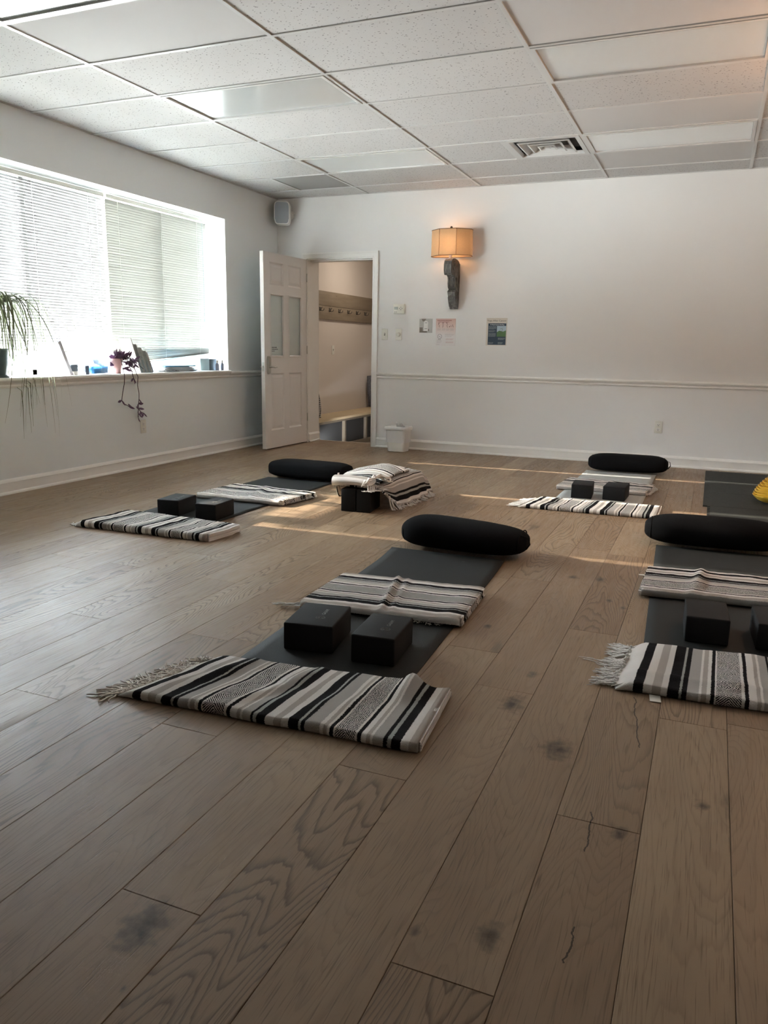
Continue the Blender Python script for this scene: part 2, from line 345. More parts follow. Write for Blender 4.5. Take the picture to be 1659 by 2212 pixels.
# ---- floor planks
mb=MB(); pw=.1897; known={-5:[-6.863],-4:[-6.254],-3:[-5.615],-2:[-6.822,-4.954],-1:[-6.244],0:[-5.617],-10:[-6.267,-4.39],-7:[-6.26],-9:[-5.633],-12:[-5.65],-11:[-5.0],-14:[-4.99],-16:[-4.99]}
rg=random.Random(11)
for k in range(-25,9):
    x0=4.575+k*pw; x1=x0+pw; x0c=max(x0,0); x1c=min(x1,RX)
    if x1c-x0c<.005: continue
    js=sorted(known.get(k,[-rg.uniform(4.2,6.6) if not -6<k<3 else -rg.uniform(3.2,4.6)]))
    y=js[-1]
    while y<0: y+=rg.choice([.9,1.25,1.6,1.9])+rg.uniform(-.1,.1); js.append(y)
    y=js[0]
    while y>FY: y-=rg.choice([1.25,1.6,1.9])+rg.uniform(-.1,.1); js.insert(0,y)
    for a,b in zip(js,js[1:]):
        a=max(a,FY); lim=.268 if (x0c>.36 and x1c<1.21) else 0.0; 
        b=min(b,0.0) if b<0 else lim
        if b-a<.01: continue
        g=.0004; col=(rg.random(),rg.random(),rg.random(),1)
        e=.0010; X0,X1,Y0,Y1=x0c+g,x1c-g,a+g,b-g
        vs=[(X0,Y0,-.0012),(X1,Y0,-.0012),(X1,Y1,-.0012),(X0,Y1,-.0012),(X0+e,Y0+e,0),(X1-e,Y0+e,0),(X1-e,Y1-e,0),(X0+e,Y1-e,0)]
        vs+=[(p[0],p[1],-.012) for p in vs[:4]]
        fs=[(4,5,6,7),(0,1,5,4),(1,2,6,5),(2,3,7,6),(3,0,4,7),(8,9,1,0),(9,10,2,1),(10,11,3,2),(11,8,0,3)]
        uv=[(p[0]-x0,p[1]-js[0]) for p in vs]
        mb.add(vs,fs,0,False,uv,col)
mb.box((0,FY,-.05),(RX,0,-.011),1); mb.box((.36,0,-.05),(1.21,.268,-.011),1)
struct(mb,'floor',[M['floor'],M['gap']])
# ---- ceiling tiles + grid
gx=[0,1.1054,2.3246,3.5438,4.763,RX]; gy=[-4.0302+.6096*k for k in range(-10,7)]+[0]; gy=[FY]+gy
def row(k): return 11+k          # index in gy of grid line k
smooth={(1,-1),(3,0),(3,3),(3,5),(2,-3)}; fixtures=[(1,1),(1,4),(1,-2),(3,1),(3,4)]
mb=MB(); tz=H+.004
vent=(3.5438-.6096,gy[row(4)],3.5438,gy[row(5)]); grille=(1.1054-.6096,gy[row(5)],1.1054,gy[row(6)])
def tilequad(x0,y0,x1,y1,s,dark=0.0):
    g=.010; col=(s,rg.random(),dark,1)
    z=tz+ (rg.uniform(0,.002))
    vs=[(x0+g,y0+g,z),(x1-g,y0+g,z),(x1-g,y1-g,z),(x0+g,y1-g,z)]; vs+=[(p[0],p[1],z+.02) for p in vs]
    mb.add(vs,[(0,1,2,3),(0,4,5,1),(1,5,6,2),(2,6,7,3),(3,7,4,0)],0,False,None,col)
for i in range(len(gx)-1):
    for j in range(len(gy)-1):
        k=j-11; x0,x1,y0,y1=gx[i],gx[i+1],gy[j],gy[j+1]
        if x1-x0<.03: continue
        if (i,k) in fixtures: continue
        if (i,k)==(2,4): tilequad(x0,y0,vent[0],y1,0); continue
        if (i,k)==(0,5): tilequad(x0,y0,grille[0],y1,0); tilequad(grille[0],y0,x1,y1,1,.9); continue
        tilequad(x0,y0,x1,y1,1.0 if (i,k) in smooth or (i==0 and k==5) else 0.0)
mb.box((-.3,FY-.1,H+.12),(RX+.1,.27,H+.2),1)
struct(mb,'ceiling',[M['tile'],M['gap']])
mb=MB(); t=.012
for x in gx[1:-1]: mb.box((x-t,FY,H-.001),(x+t,0,H+.012),0)
for j in range(1,len(gy)-1):
    for i in range(len(gx)-1):
        if gx[i+1]-gx[i]>.1: mb.box((gx[i]+t*(i>0),gy[j]-t,H-.001),(gx[i+1]-t,gy[j]+t,H+.012),0)
mb.box((vent[0]-t,vent[1],H-.001),(vent[0]+t,vent[3],H+.012)); mb.box((grille[0]-t,grille[1],H-.001),(grille[0]+t,grille[3],H+.012))
for a,b in (((0,FY,H-.001),(.02,0,H+.012)),((0,-.02,H-.001),(RX,0,H+.012)),((RX-.02,FY,H-.001),(RX,0,H+.012)),((0,FY,H-.001),(RX,FY+.02,H+.012))): mb.box(a,b)
struct(mb,'trim_1',M['gridw'])
# ---- walls
mb=MB(); X=-.28
mb.box((X,FY,0),(0,W0,H+.1)); mb.box((X,W1,0),(0,.0,H+.1)); mb.box((X,W0,0),(0,W1,WZ0-.03)); mb.box((X,W0,WZ1),(0,W1,H+.1)); struct(mb,'wall_left',M['wallL'])
DX0,DX1,DZ=.375,1.175,2.03
mb=MB(); mb.box((X,0,-.2),(DX0,.27,H+.1)); mb.box((DX1,0,-.2),(RX,.27,H+.1)); mb.box((DX0,0,DZ),(DX1,.27,H+.1)); struct(mb,'wall_back',M['wall'])
mb=MB(); mb.box((RX,FY,0),(RX+.1,.27,H+.1)); struct(mb,'wall_right',M['wallD'])
mb=MB(); mb.box((X,FY-.1,0),(RX+.1,FY,H+.1)); struct(mb,'wall_front',M['wallD'])
# hallway beyond the door: a step down
hx0,hx1,hy1,hz=-.08,1.62,4.3,-.2
mb=MB(); mb.box((hx0-.1,.27,hz),(hx0,hy1,2.6)); struct(mb,'wall_hall_left',M['hall'])
mb=MB(); mb.box((hx1,.27,hz),(hx1+.1,hy1,2.6)); struct(mb,'wall_hall_right',M['hall'])
mb=MB(); mb.box((hx0-.1,hy1,hz),(hx1+.1,hy1+.1,2.6)); struct(mb,'wall_hall_end',M['hall'])
mb=MB(); mb.box((hx0-.1,.27,hz-.04),(hx1+.1,hy1+.1,hz)); struct(mb,'floor_hall',M['hallfloor'])
mb=MB(); mb.box((hx0-.1,.27,2.5),(hx1+.1,hy1+.1,2.6)); struct(mb,'ceiling_hall',M['hall'])
mb=MB(); mb.box((DX0,.262,-.014),(DX1,.276,.001)); struct(mb,'trim_2',M['trim'])
# ---- mouldings
def run(prof,p0,p1,out,mb):      # prof: (outward, z); p0->p1 along the wall, out = outward unit
    n=len(prof); vs=[]
    for p in (p0,p1):
        for (o,z) in prof: vs.append((p[0]+out[0]*o,p[1]+out[1]*o,z))
    fs=[(i,(i+1)%n,n+(i+1)%n,n+i) for i in range(n)]+[tuple(range(n)),tuple(range(n,2*n))]
    mb.add(vs,fs,0,False)
base=[(0,0),(.026,0),(.026,.010),(.022,.017),(.014,.020),(.014,.080),(.017,.084),(.012,.096),(.006,.105),(0,.108)]
rail=[(0,.755),(.010,.757),(.014,.766),(.009,.776),(.012,.783),(.026,.792),(.030,.802),(.026,.813),(.008,.818),(0,.818)]
mb=MB(); run(base,(0,FY,0),(0,0,0),(1,0),mb); struct(mb,'baseboard_left',M['trim'])
mb=MB(); run(base,(DX1+.055,0,0),(RX,0,0),(0,-1),mb); run(base,(0,0,0),(DX0-.055,0,0),(0,-1),mb); struct(mb,'baseboard_back',M['trim'])
mb=MB(); run(base,(DX0,.0,0),(DX0,.262,0),(1,0),mb); struct(mb,'baseboard_doorway',M['trim'])
mb=MB(); run(base,(RX,FY,0),(RX,0,0),(-1,0),mb); struct(mb,'baseboard_right',M['trim'])
mb=MB(); run(rail,(0,FY,0),(0,W0,0),(1,0),mb); run(rail,(0,W1,0),(0,0,0),(1,0),mb)
run([(0,.755),(.010,.757),(.014,.768),(.010,.780),(.022,.792),(.026,.803),(0,.803)],(0,W0,0),(0,W1,0),(1,0),mb); struct(mb,'trim_3',M['trim'])
mb=MB(); run(rail,(DX1+.055,0,0),(RX,0,0),(0,-1),mb); run(rail,(0,0,0),(DX0-.055,0,0),(0,-1),mb); struct(mb,'trim_4',M['trim'])
mb=MB(); run([(-.30,.80),(-.30,.83),(.030,.83),(.038,.826),(.040,.815),(.036,.805),(.028,.802)],(0,W0,0),(0,W1,0),(1,0),mb); struct(mb,'trim_5',M['trim'])   # window sill board
# door casing
cas=[(0,0),(.0,.016),(.012,.020),(.030,.016),(.050,.024),(.062,.024),(.062,0)]
def casing(mb,pts,flip):
    pass
mb=MB(); cw=.058
for (x0,x1) in ((DX0-cw,DX0),(DX1,DX1+cw)):
    s=1 if x0>DX0 else -1; xo=x1 if s>0 else x0; xi=x0 if s>0 else x1
    mb.box((x0,-.014,0),(x1,.0,DZ)); mb.box((xo-s*.016,-.022,0),(xo+s*.001,-.001,DZ)); mb.box((xi-s*.001,-.018,0),(xi+s*.010,-.001,DZ-.001))
mb.box((DX0-cw,-.0142,DZ),(DX1+cw,0,DZ+cw)); mb.box((DX0-cw-.001,-.0222,DZ+cw-.016),(DX1+cw+.001,-.001,DZ+cw+.001)); mb.box((DX0-cw-.0011,-.0221,DZ),(DX0-cw+.016,-.001,DZ+cw-.016)); mb.box((DX1+cw-.016,-.0221,DZ),(DX1+cw+.0011,-.001,DZ+cw-.016)); mb.box((DX0,-.018,DZ-.001),(DX1,-.001,DZ+.010))
mb.box((DX0,.0005,0),(DX0+.003,.268,DZ-.012)); mb.box((DX1-.012,.0005,0),(DX1,.268,DZ-.012)); mb.box((DX0+.0002,.0006,DZ-.012),(DX1-.0002,.2685,DZ))
mb.box((DX1-.024,.05,0),(DX1-.012,.10,DZ-.012)); mb.box((DX0+.012,.05,DZ-.024),(DX1-.012,.10,DZ-.012))
struct(mb,'trim_6',M['trim'])
# ---- window: outer frame and one run of glass
mb=MB(); fx0,fx1=-.29,-.255
mb.box((fx0,W0,WZ0),(fx1,W0+.04,WZ1)); mb.box((fx0,W1-.03,WZ0),(fx1,W1,WZ1)); mb.box((fx0,W0,WZ0),(fx1,W1,WZ0+.04)); mb.box((fx0,W0,WZ1-.04),(fx1,W1,WZ1))
for y in (-1.82,-3.31,-4.80): mb.box((fx0,y-.02,WZ0),(fx1,y+.02,WZ1))
win=struct(mb,'window_1',M['trim'])
mb=MB(); mb.box((-.275,W0+.04,WZ0+.04),(-.270,W1-.03,WZ1-.04)); g=mb.build('glass',M['glass'],win)
# ---- blinds
def blind(y0,y1,tilt,zb0,zb1,mat,label,ztop=2.30,squash=None):
    xc=-.19; o=thing('window_blind',label,'blinds',(xc,(y0+y1)/2,zb0),0,'slatted blinds in the big window')
    mb=MB(); mb.box((xc-.02,y0,ztop-.032),(xc+.02,y1,ztop),bev=.003); mb.build('headrail',M['offwhite'],o)
    mb=MB(); dz=.0215; z=ztop-.05; w=.0125; n=0
    while True:
        zz0=z; zz1=z
        lo=max(zb0,zb1)+.02
        if z<lo and squash is None: break
        if squash is not None:       # the lowest slats lie on the tilted bottom rail
            if z<zb0+.02: break
            f=lambda y:(y-y0)/(y1-y0)
            zz0=z; zz1=max(z, zb1+ (z-zb0)*.25+.01)
        pr=[(-w,.0),(-w*.4,.0022),(w*.4,.0022),(w,0.)]; ca,sa=math.cos(tilt),math.sin(tilt)
        vs=[]
        jz=rg.uniform(-.0012,.0012); 
        for yy,zz in ((y0+.004,zz0),(y1-.004,zz1)):
            for a,b in pr: vs.append((xc+a*ca-b*sa,yy,zz+a*sa+b*ca+jz))
        mb.add(vs,[(i,i+1,5+i,4+i) for i in range(3)],0,True); z-=dz; n+=1
    s=mb.build('slats',mat,o)
    mb=MB(); vs=[]
    for yy,zz in ((y0,zb0),(y1,zb1)): vs+=[(xc-.013,yy,zz),(xc+.013,yy,zz),(xc+.013,yy,zz+.012),(xc-.013,yy,zz+.012)]
    mb.add(vs,[(0,1,2,3),(4,7,6,5),(0,4,5,1),(1,5,6,2),(2,6,7,3),(3,7,4,0)]); mb.build('bottom_rail',M['offwhite'],o)
    for f in (.10,.5,.88):
        yy=y0+(y1-y0)*f; zb=zb0+(zb1-zb0)*f; mb=MB()
        for dx in (-.0135,.0135): mb.tube([(xc+dx,yy,ztop-.03),(xc+dx,yy,zb+.005)],.0009,5)
        mb.build('ladder_cord',M['white'],o)
    mb=MB(); mb.tube([(xc+.024,y1-.10,ztop-.03),(xc+.028,y1-.10,ztop-.5),(xc+.026,y1-.102,ztop-.95)],.003,6); mb.lathe([(.001,0),(.006,.004),(.006,.03),(.003,.036)],(xc+.026,y1-.102,ztop-.99),8); mb.build('tilt_wand',M['clear'],o)
    return o
TL=math.radians(23)
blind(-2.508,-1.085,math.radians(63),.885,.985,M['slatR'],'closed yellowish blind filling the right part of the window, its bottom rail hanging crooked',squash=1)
blind(-4.040,-2.536,TL,1.035,.985,M['slatL'],'open slatted blind, backlit dark, left of the narrow gap, behind the drooping plant')
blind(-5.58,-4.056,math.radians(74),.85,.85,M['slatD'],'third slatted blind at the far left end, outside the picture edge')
# ---- ceiling fixtures
def fixture(x0,y0,x1,y1,label):
    o=thing('ceiling_light',label,'ceiling light',((x0+x1)/2,(y0+y1)/2,H),0,'rectangular ceiling light panels')
    mb=MB(); a=.014; w=.022
    for A,B in (((x0+a,y0+a),(x1-a,y0+a+w)),((x0+a,y1-a-w),(x1-a,y1-a)),((x0+a,y0+a+w),(x0+a+w,y1-a-w)),((x1-a-w,y0+a+w),(x1-a,y1-a-w))): mb.box((*A,H-.004),(*B,H+.03))
    mb.build('frame',M['gridw'],o)
    mb=MB(); mb.box((x0+a+w+.002,y0+a+w+.002,H+.006),(x1-a-w-.002,y1-a-w-.002,H+.010)); mb.build('diffuser',M['diff'],o)
    mb=MB(); mb.box((x0+a,y0+a,H+.03),(x1-a,y1-a,H+.11)); mb.build('housing',M['gridw'],o)
M['diff']=plain('acrylic_diffuser',(.66,.69,.68),.20,nz=.02,nscale=400,spec=1.0,Coat_Weight=1.0,Coat_Roughness=.12,Coat_IOR=2.2)
fl={(1,1):'bluish white ceiling light panel catching the window glare',(1,4):'dull light panel near the left end of the far wall',(1,-2):'light panel cut off by the upper left corner',(3,1):'large grey light panel at upper right, nearest the warm glow',(3,4):'narrow grey light panel beside the air vent'}
for (i,k) in fixtures: fixture(gx[i],gy[row(k)],gx[i+1],gy[row(k+1)],fl[(i,k)])
# ---- air vent
x0,y0,x1,y1=vent; cx,cy=(x0+x1)/2,(y0+y1)/2
o=thing('air_vent','square ceiling air vent with nested louvres','air vent',(cx,cy,H))
def ring(mb,ra,za,rb,zb,mi=0):
    vs=[(cx+sx*ra,cy+sy*ra,za) for sx,sy in ((-1,-1),(1,-1),(1,1),(-1,1))]+[(cx+sx*rb,cy+sy*rb,zb) for sx,sy in ((-1,-1),(1,-1),(1,1),(-1,1))]
    mb.add(vs,[(i,(i+1)%4,4+(i+1)%4,4+i) for i in range(4)],mi)
mb=MB(); h=.3048-.014; ring(mb,h,H-.003,h-.035,H-.003); ring(mb,h,H-.003,h,H+.02); ring(mb,h-.035,H-.003,h-.05,H+.02); mb.build('frame',M['gridw'],o)
for r in (.205,.135,.070):
    mb=MB(); ring(mb,r,H-.002,r-.012,H-.004); ring(mb,r-.012,H-.004,r-.062,H+.045); ring(mb,r,H-.002,r-.052,H+.048); mb.build('louvre',M['gridw'],o)
mb=MB(); mb.box((cx-.02,cy-.02,H-.004),(cx+.02,cy+.02,H+.0),0); mb.box((cx-.015,cy-.015,H),(cx+.015,cy+.015,H+.06)); mb.build('damper_knob',M['gridw'],o)
mb=MB(); mb.box((x0+.02,y0+.02,H+.06),(x1-.02,y1-.02,H+.07)); mb.build('duct_back',M['recess'],o)
# ---- door leaf (hinged at the left jamb, open into the room)
D=thing('door_1',None,None,(.376,-.028,0),0); D['kind']='structure'
ang=math.atan2(.376-.342,.85); dw,dt,dh=.848,.042,2.018
D.rotation_euler=(0,0,-ang)
# door local: hinge at origin, leaf runs towards -y ; thickness from x=-dt to 0
mb=MB()
ys=[0,.110,.378,.470,.738,dw]; zs=[.012,.20,.80,.965,1.615,1.70,1.925,dh]
pan=[(1,1),(3,1),(1,3),(3,3),(1,5),(3,5)]
for a in range(5):
    for b in range(7):
        if (a,b) in pan: continue
        mb.box((-dt,-ys[a+1],zs[b]),(0,-ys[a],zs[b+1]))
for (a,b) in pan:
    ya,yb,za,zb=-ys[a+1],-ys[a],zs[b],zs[b+1]
    for side in (0,1):
        x=0 if side==0 else -dt; s=-1 if side==0 else 1
        L=[(0,0),(.016,.009),(.022,.009),(.048,.003)] if b!=3 else [(0,-.004),(.010,-.006),(.020,.006)]
        for (i0,d0),(i1,d1) in zip(L,L[1:]):
            vs=[(x+s*d0,ya+i0,za+i0),(x+s*d0,yb-i0,za+i0),(x+s*d0,yb-i0,zb-i0),(x+s*d0,ya+i0,zb-i0),(x+s*d1,ya+i1,za+i1),(x+s*d1,yb-i1,za+i1),(x+s*d1,yb-i1,zb-i1),(x+s*d1,ya+i1,zb-i1)]
            mb.add(vs,[(i,(i+1)%4,4+(i+1)%4,4+i) for i in range(4)])
        if b!=3:
            i1,d1=L[-1]; mb.add([(x+s*d1,ya+i1,za+i1),(x+s*d1,yb-i1,za+i1),(x+s*d1,yb-i1,zb-i1),(x+s*d1,ya+i1,zb-i1)],[(0,1,2,3)])
local(mb,'door_leaf',M['door'],D)
t=NT('frosted_glass'); t.n.remove(t.b)
n=t.node('ShaderNodeTexNoise',{'Vector':t.oc(),'Scale':60.0}).outputs[0]
tr=t.node('ShaderNodeBsdfTranslucent',{'Color':(.85,.9,.88,1)}); gl=t.node('ShaderNodeBsdfGlossy',{'Color':(.8,.85,.83,1),'Roughness':.25}); df=t.node('ShaderNodeBsdfDiffuse',{'Color':(.78,.82,.80,1)})
m1=t.node('ShaderNodeMixShader',{0:t.math('MULTIPLY_ADD',n,.1,.45)}); t.l.new(tr.outputs[0],m1.inputs[1]); t.l.new(df.outputs[0],m1.inputs[2]); m2=t.node('ShaderNodeMixShader',{0:.15}); t.l.new(m1.outputs[0],m2.inputs[1]); t.l.new(gl.outputs[0],m2.inputs[2]); t.l.new(m2.outputs[0],t.out.inputs[0]); M['frost']=t.mat
for a in (1,3):
    mb=MB(); mb.box((-dt*.62,-ys[a+1]+.012,zs[3]+.012),(-dt*.38,-ys[a]-.012,zs[4]-.012)); local(mb,'glass_panel',M['frost'],D)
mb=MB()
for zz,hh,ww in ((1.062,.012,.10),(1.044,.010,.125),(1.026,.008,.06)):
    n=int(ww/.012)
    for q in range(n): mb.box((-dt*.38,-ys[4]+.05+q*.012,zz),(-dt*.38+.0006,-ys[4]+.05+q*.012+rg.uniform(.006,.0105),zz+hh*rg.uniform(.7,1)))
o=local(mb,'door_lettering',M['print'],D)
# lock plate + lever
LY=-dw+.062
mb=MB(); poly=[]; 
for k in range(40):
    a=2*PI*k/40; zz=math.sin(a)*.092; w=.030 if zz>.0 else .024; e=abs(math.cos(a))**.45*(1 if math.cos(a)>0 else -1)
    poly.append((LY+e*(w if math.cos(a)>0 else .026),.885+ (abs(math.sin(a))**.6*(1 if math.sin(a)>0 else -1))*.092))
mb.prism(poly,0,.018,plane='YZ',smooth=True); mb.prism([(LY+(p[0]-LY)*.86,.885+(p[1]-.885)*.94) for p in poly],.018,.024,plane='YZ',smooth=True); local(mb,'lock_plate',M['metal'],D)
mb=MB(); mb.lathe([(.013,.02),(.013,.03),(.009,.034),(.009,.052),(.004,.058)],(0,LY,.868),20,0,'X')
mb.tube([(.048,LY,.868),(.05,LY+.03,.868),(.048,LY+.06,.862),(.046,LY+.09,.868),(.044,LY+.108,.866)],[.009,.008,.007,.006,.005],10); local(mb,'lever_handle',M['metal'],D)
mb=MB(); mb.lathe([(.013,-.02-dt),(.013,-dt),],(0,LY,.868),20,0,'X'); mb.tube([(-dt-.018,LY,.868),(-dt-.052,LY,.868),(-dt-.055,LY+.02,.866),(-dt-.05,LY+.10,.866)],.008,10); local(mb,'lever_handle',M['metal'],D)
mb=MB(); mb.box((-dt*.78,-dw-.002,.825),(-dt*.22,-dw+.001,.915),bev=.0008); mb.box((-dt*.65,-dw-.010,.858),(-dt*.35,-dw,.880),bev=.003); local(mb,'latch_plate',M['metal'],D)
for z in (.25,1.0,1.78):
    mb=MB(); mb.tube([(.004,.004,z),(.004,.004,z+.09)],.006,10); local(mb,'hinge',M['metal'],D)
#@@PART3
# ================================================================== WALL THINGS
def sconce(label):
    cx=2.076; o=thing('wall_sconce',label,'wall lamp',(cx,0,1.72),0,'burlap shaded wall sconces'); L=lambda mb,n,m: (lambda q:q)(mb.build(n,m,o))
    prof=[(0,1.485),(0,1.940),(-.03,1.957),(-.09,1.967),(-.16,1.970),(-.215,1.962),(-.250,1.940),(-.268,1.905),(-.268,1.855),(-.258,1.822),(-.240,1.806),(-.165,1.808),(-.140,1.795),(-.128,1.765),(-.132,1.73),(-.126,1.70),(-.108,1.684),(-.090,1.676),(-.112,1.666),(-.126,1.650),(-.122,1.630),(-.108,1.615),(-.102,1.58),(-.078,1.54),(-.050,1.505),(-.036,1.485)]
    xa,xb=2.054,2.132
    mb=MB(); mb.prism(prof,xa,xb,plane='YZ')
    for sx in (xa,xb):
        sp=[(sx,-.185+math.cos(t*.5)*(.066-.0054*t),1.885+math.sin(t*.5)*(.068-.0054*t)) for t in range(0,22)]; mb.tube(sp,.011,8)
        mb.tube([(sx,-.02,1.93),(sx,-.015,1.80),(sx,-.018,1.60),(sx,-.016,1.50)],[.012,.014,.012,.008],8); mb.tube([(sx,-.10,1.79),(sx,-.085,1.74),(sx,-.06,1.70)],[.010,.014,.005],8)
        mb.tube([(sx,-.10,1.652),(sx,-.08,1.652),(sx,-.03,1.660)],[.012,.012,.008],8); mb.tube([(sx,-.085,1.60),(sx,-.065,1.56),(sx,-.045,1.51)],[.009,.010,.006],8)
    for z0,z1,y0,y1 in ((1.79,1.70,-.131,-.129),(1.61,1.51,-.106,-.052)):
        for xx in (xa+.02,xb-.02): mb.tube([(xx,y0,z0),(xx,(y0+y1)/2-.001,(z0+z1)/2),(xx,y1,z1)],.006,6)
    L(mb,'carved_corbel',M['stone'])
    mb=MB(); mb.lathe([(.016,1.955),(.016,2.01),(.013,2.02),(.013,2.05)],(cx,-.13,0),20); L(mb,'candle_neck',M['yarn'])
    mb=MB(); mb.lathe([(.012,2.05),(.02,2.075),(.030,2.105),(.026,2.135),(.010,2.15)],(cx,-.13,0),20); L(mb,'light_bulb',simple_emit('warm_bulb',(1,.55,.28),7))
    poly=[(1.985,-.238),(2.165,-.238),(2.287,-.135),(2.287,-.055),(2.165,-.022),(1.985,-.022),(1.867,-.055),(1.867,-.135)]
    pp=[]
    for i,p in enumerate(poly):      # slightly rounded corners
        a=Vector(poly[i-1]);b=Vector(p);c=Vector(poly[(i+1)%8]); q0=b+(a-b).normalized()*.014; q1=b+(c-b).normalized()*.014
        for t in (0,.5,1): pp.append(tuple((q0*(1-t)*(1-t)+b*2*t*(1-t)+q1*t*t)))
    n=len(pp); mb=MB(); cc=Vector((cx,-.13))
    for z0,z1 in ((1.997,2.248),):
        vs=[(p[0],p[1],z0) for p in pp]+[(cc.x+(p[0]-cc.x)*.985,cc.y+(p[1]-cc.y)*.985,z1) for p in pp]
        mb.add(vs,[(i,(i+1)%n,n+(i+1)%n,n+i) for i in range(n)],0,True)
    sh=L(mb,'lamp_shade',M['shade'])
    mb=MB()
    for z,sc in ((1.997,1.0),(2.248,.985)):
        ring=[(cc.x+(p[0]-cc.x)*sc,cc.y+(p[1]-cc.y)*sc,z) for p in pp]; mb.tube(ring+[ring[0]],.0035,6,caps=False)
    for p in (poly[0],poly[1]): mb.tube([(p[0],p[1]+.002,2.0),(cc.x+(p[0]-cc.x)*.985,cc.y+(p[1]-cc.y)*.985,2.246)],.0018,5)
    mb.build('shade_trim',plain('shade_binding',(.20,.13,.08),.9) if 'bind' not in M else M['bind'],sh)
    mb=MB(); mb.tube([(1.985,-.238,2.244),(cx,-.13,2.250),(2.165,-.022,2.244)],.002,6); mb.tube([(2.165,-.238,2.244),(cx,-.13,2.250),(1.985,-.022,2.244)],.002,6)
    mb.tube([(cx-.03,-.13,2.03),(cx-.045,-.13,2.12),(cx-.03,-.13,2.22),(cx,-.13,2.25),(cx+.03,-.13,2.22),(cx+.045,-.13,2.12),(cx+.03,-.13,2.03)],.0018,6); L(mb,'harp',M['dark'])
    mb=MB(); mb.lathe([(.004,2.25),(.004,2.258),(.010,2.262),(.0125,2.270),(.010,2.279),(.003,2.284)],(cx,-.13,0),16); L(mb,'finial',M['dark'])
    li=bpy.data.lights.new('sconce_bulb','POINT'); li.energy=LAMP; li.color=(1,.52,.26); li.shadow_soft_size=.03; lo=bpy.data.objects.new('bulb_light',li); COL.objects.link(lo); lo.parent=o; lo.location=(0,-.13,2.11-1.72)
    return o
def copy_tree(o):
    r=o.copy(); COL.objects.link(r)
    for ch in list(o.children):
        c=ch.copy(); COL.objects.link(c); c.parent=r
        for g in list(ch.children):
            d=g.copy(); COL.objects.link(d); d.parent=c
    return r
LAMP=5.0
s1=sconce('wall sconce with glowing burlap shade over a carved grey corbel on the far wall')
s2=copy_tree(s1); s2.location=(RX,-3.1,1.72); s2.rotation_euler=(0,0,-PI/2); s2['label']='second burlap sconce on the right wall, only its warm glow seen at upper right'

# plates on the walls ; F(face) maps (a across, d outward, z)
def plate(name,label,cat,F,a,z,kind,parent=None,group=None):
    o=thing(name,label,cat,F(a,0,z),0,group)
    def bx(mb,a0,a1,d0,d1,z0,z1,bev=0):
        p,q=F(a0,d0,z0),F(a1,d1,z1); mb.box(p,q,bev=bev)
    mb=MB(); bx(mb,a-.036,a+.036,0,.006,z-.059,z+.059,.0028); mb.build('cover_plate',M['offwhite'],o)
    if kind=='outlet':
        for dz in (-.022,.022):
            mb=MB(); bx(mb,a-.017,a+.017,.005,.008,z+dz-.014,z+dz+.014,.0014); s=mb.build('receptacle',M['white'],o)
            mb=MB(); 
            for da in (-.007,.007): bx(mb,a+da-.0013,a+da+.0013,.0075,.0084,z+dz-.001,z+dz+.008)
            bx(mb,a-.003,a+.003,.0075,.0084,z+dz-.010,z+dz-.005); mb.build('slot',M['black'],s)
    if kind=='toggle':
        mb=MB(); bx(mb,a-.006,a+.006,.005,.0066,z-.014,z+.014); mb.build('switch_slot',M['recess'],o)
        mb=MB(); bx(mb,a-.0045,a+.0045,.005,.018,z-.001,z+.010,.002); mb.build('toggle',M['offwhite'],o)
    if kind=='dimmer':
        mb=MB(); mb.lathe([(.021,-.006),(.020,-.020),(.017,-.0225)],F(a,0,z),28,0,'Y'); mb.build('dimmer_knob',M['offwhite'],o)
    return o
FB=lambda a,d,z:(a,-d,z)
FL=lambda a,d,z:(d,a,z)
plate('wall_outlet','ivory wall outlet low on the far wall above the right side baseboard','outlet',FB,4.19,.376,'outlet')
plate('wall_outlet','wall outlet low on the window wall below the hanging purple vines','outlet',FL,-2.388,.363,'outlet')
plate('light_switch','small toggle light switch beside the door frame, left of the dimmer','light switch',FB,1.317,1.226,'toggle')
plate('dimmer_switch','round dimmer switch right of the toggle switch, under the thermostat','dimmer switch',FB,1.48,1.224,'dimmer')
plate('light_switch','light switch inside the hallway under the coat rack','light switch',lambda a,d,z:(-.08+d,a,z),1.555,1.045,'toggle')
# thermostat
o=thing('thermostat','ivory thermostat with small grey screen above the dimmer switch','thermostat',(1.482,0,1.49))
mb=MB(); mb.box((1.419,-.026,1.440),(1.545,0,1.540),bev=.006); mb.build('casing',M['offwhite'],o)
mb=MB(); mb.box((1.432,-.0268,1.483),(1.474,-.025,1.511)); mb.build('screen',plain('lcd_grey',(.30,.34,.31),.25),o)
for dx,dz in ((0,.013),(0,-.013),(-.014,0),(.014,0)):
    mb=MB(); mb.lathe([(.0045,-.0255),(.004,-.0275)],(1.507+dx,0,1.494+dz),10,0,'Y'); mb.build('button',M['print'],o)
for dx in (-.035,-.018): 
    mb=MB(); mb.box((1.475+dx-.004,-.0268,1.455),(1.475+dx+.003,-.025,1.461)); mb.build('button',M['print'],o)
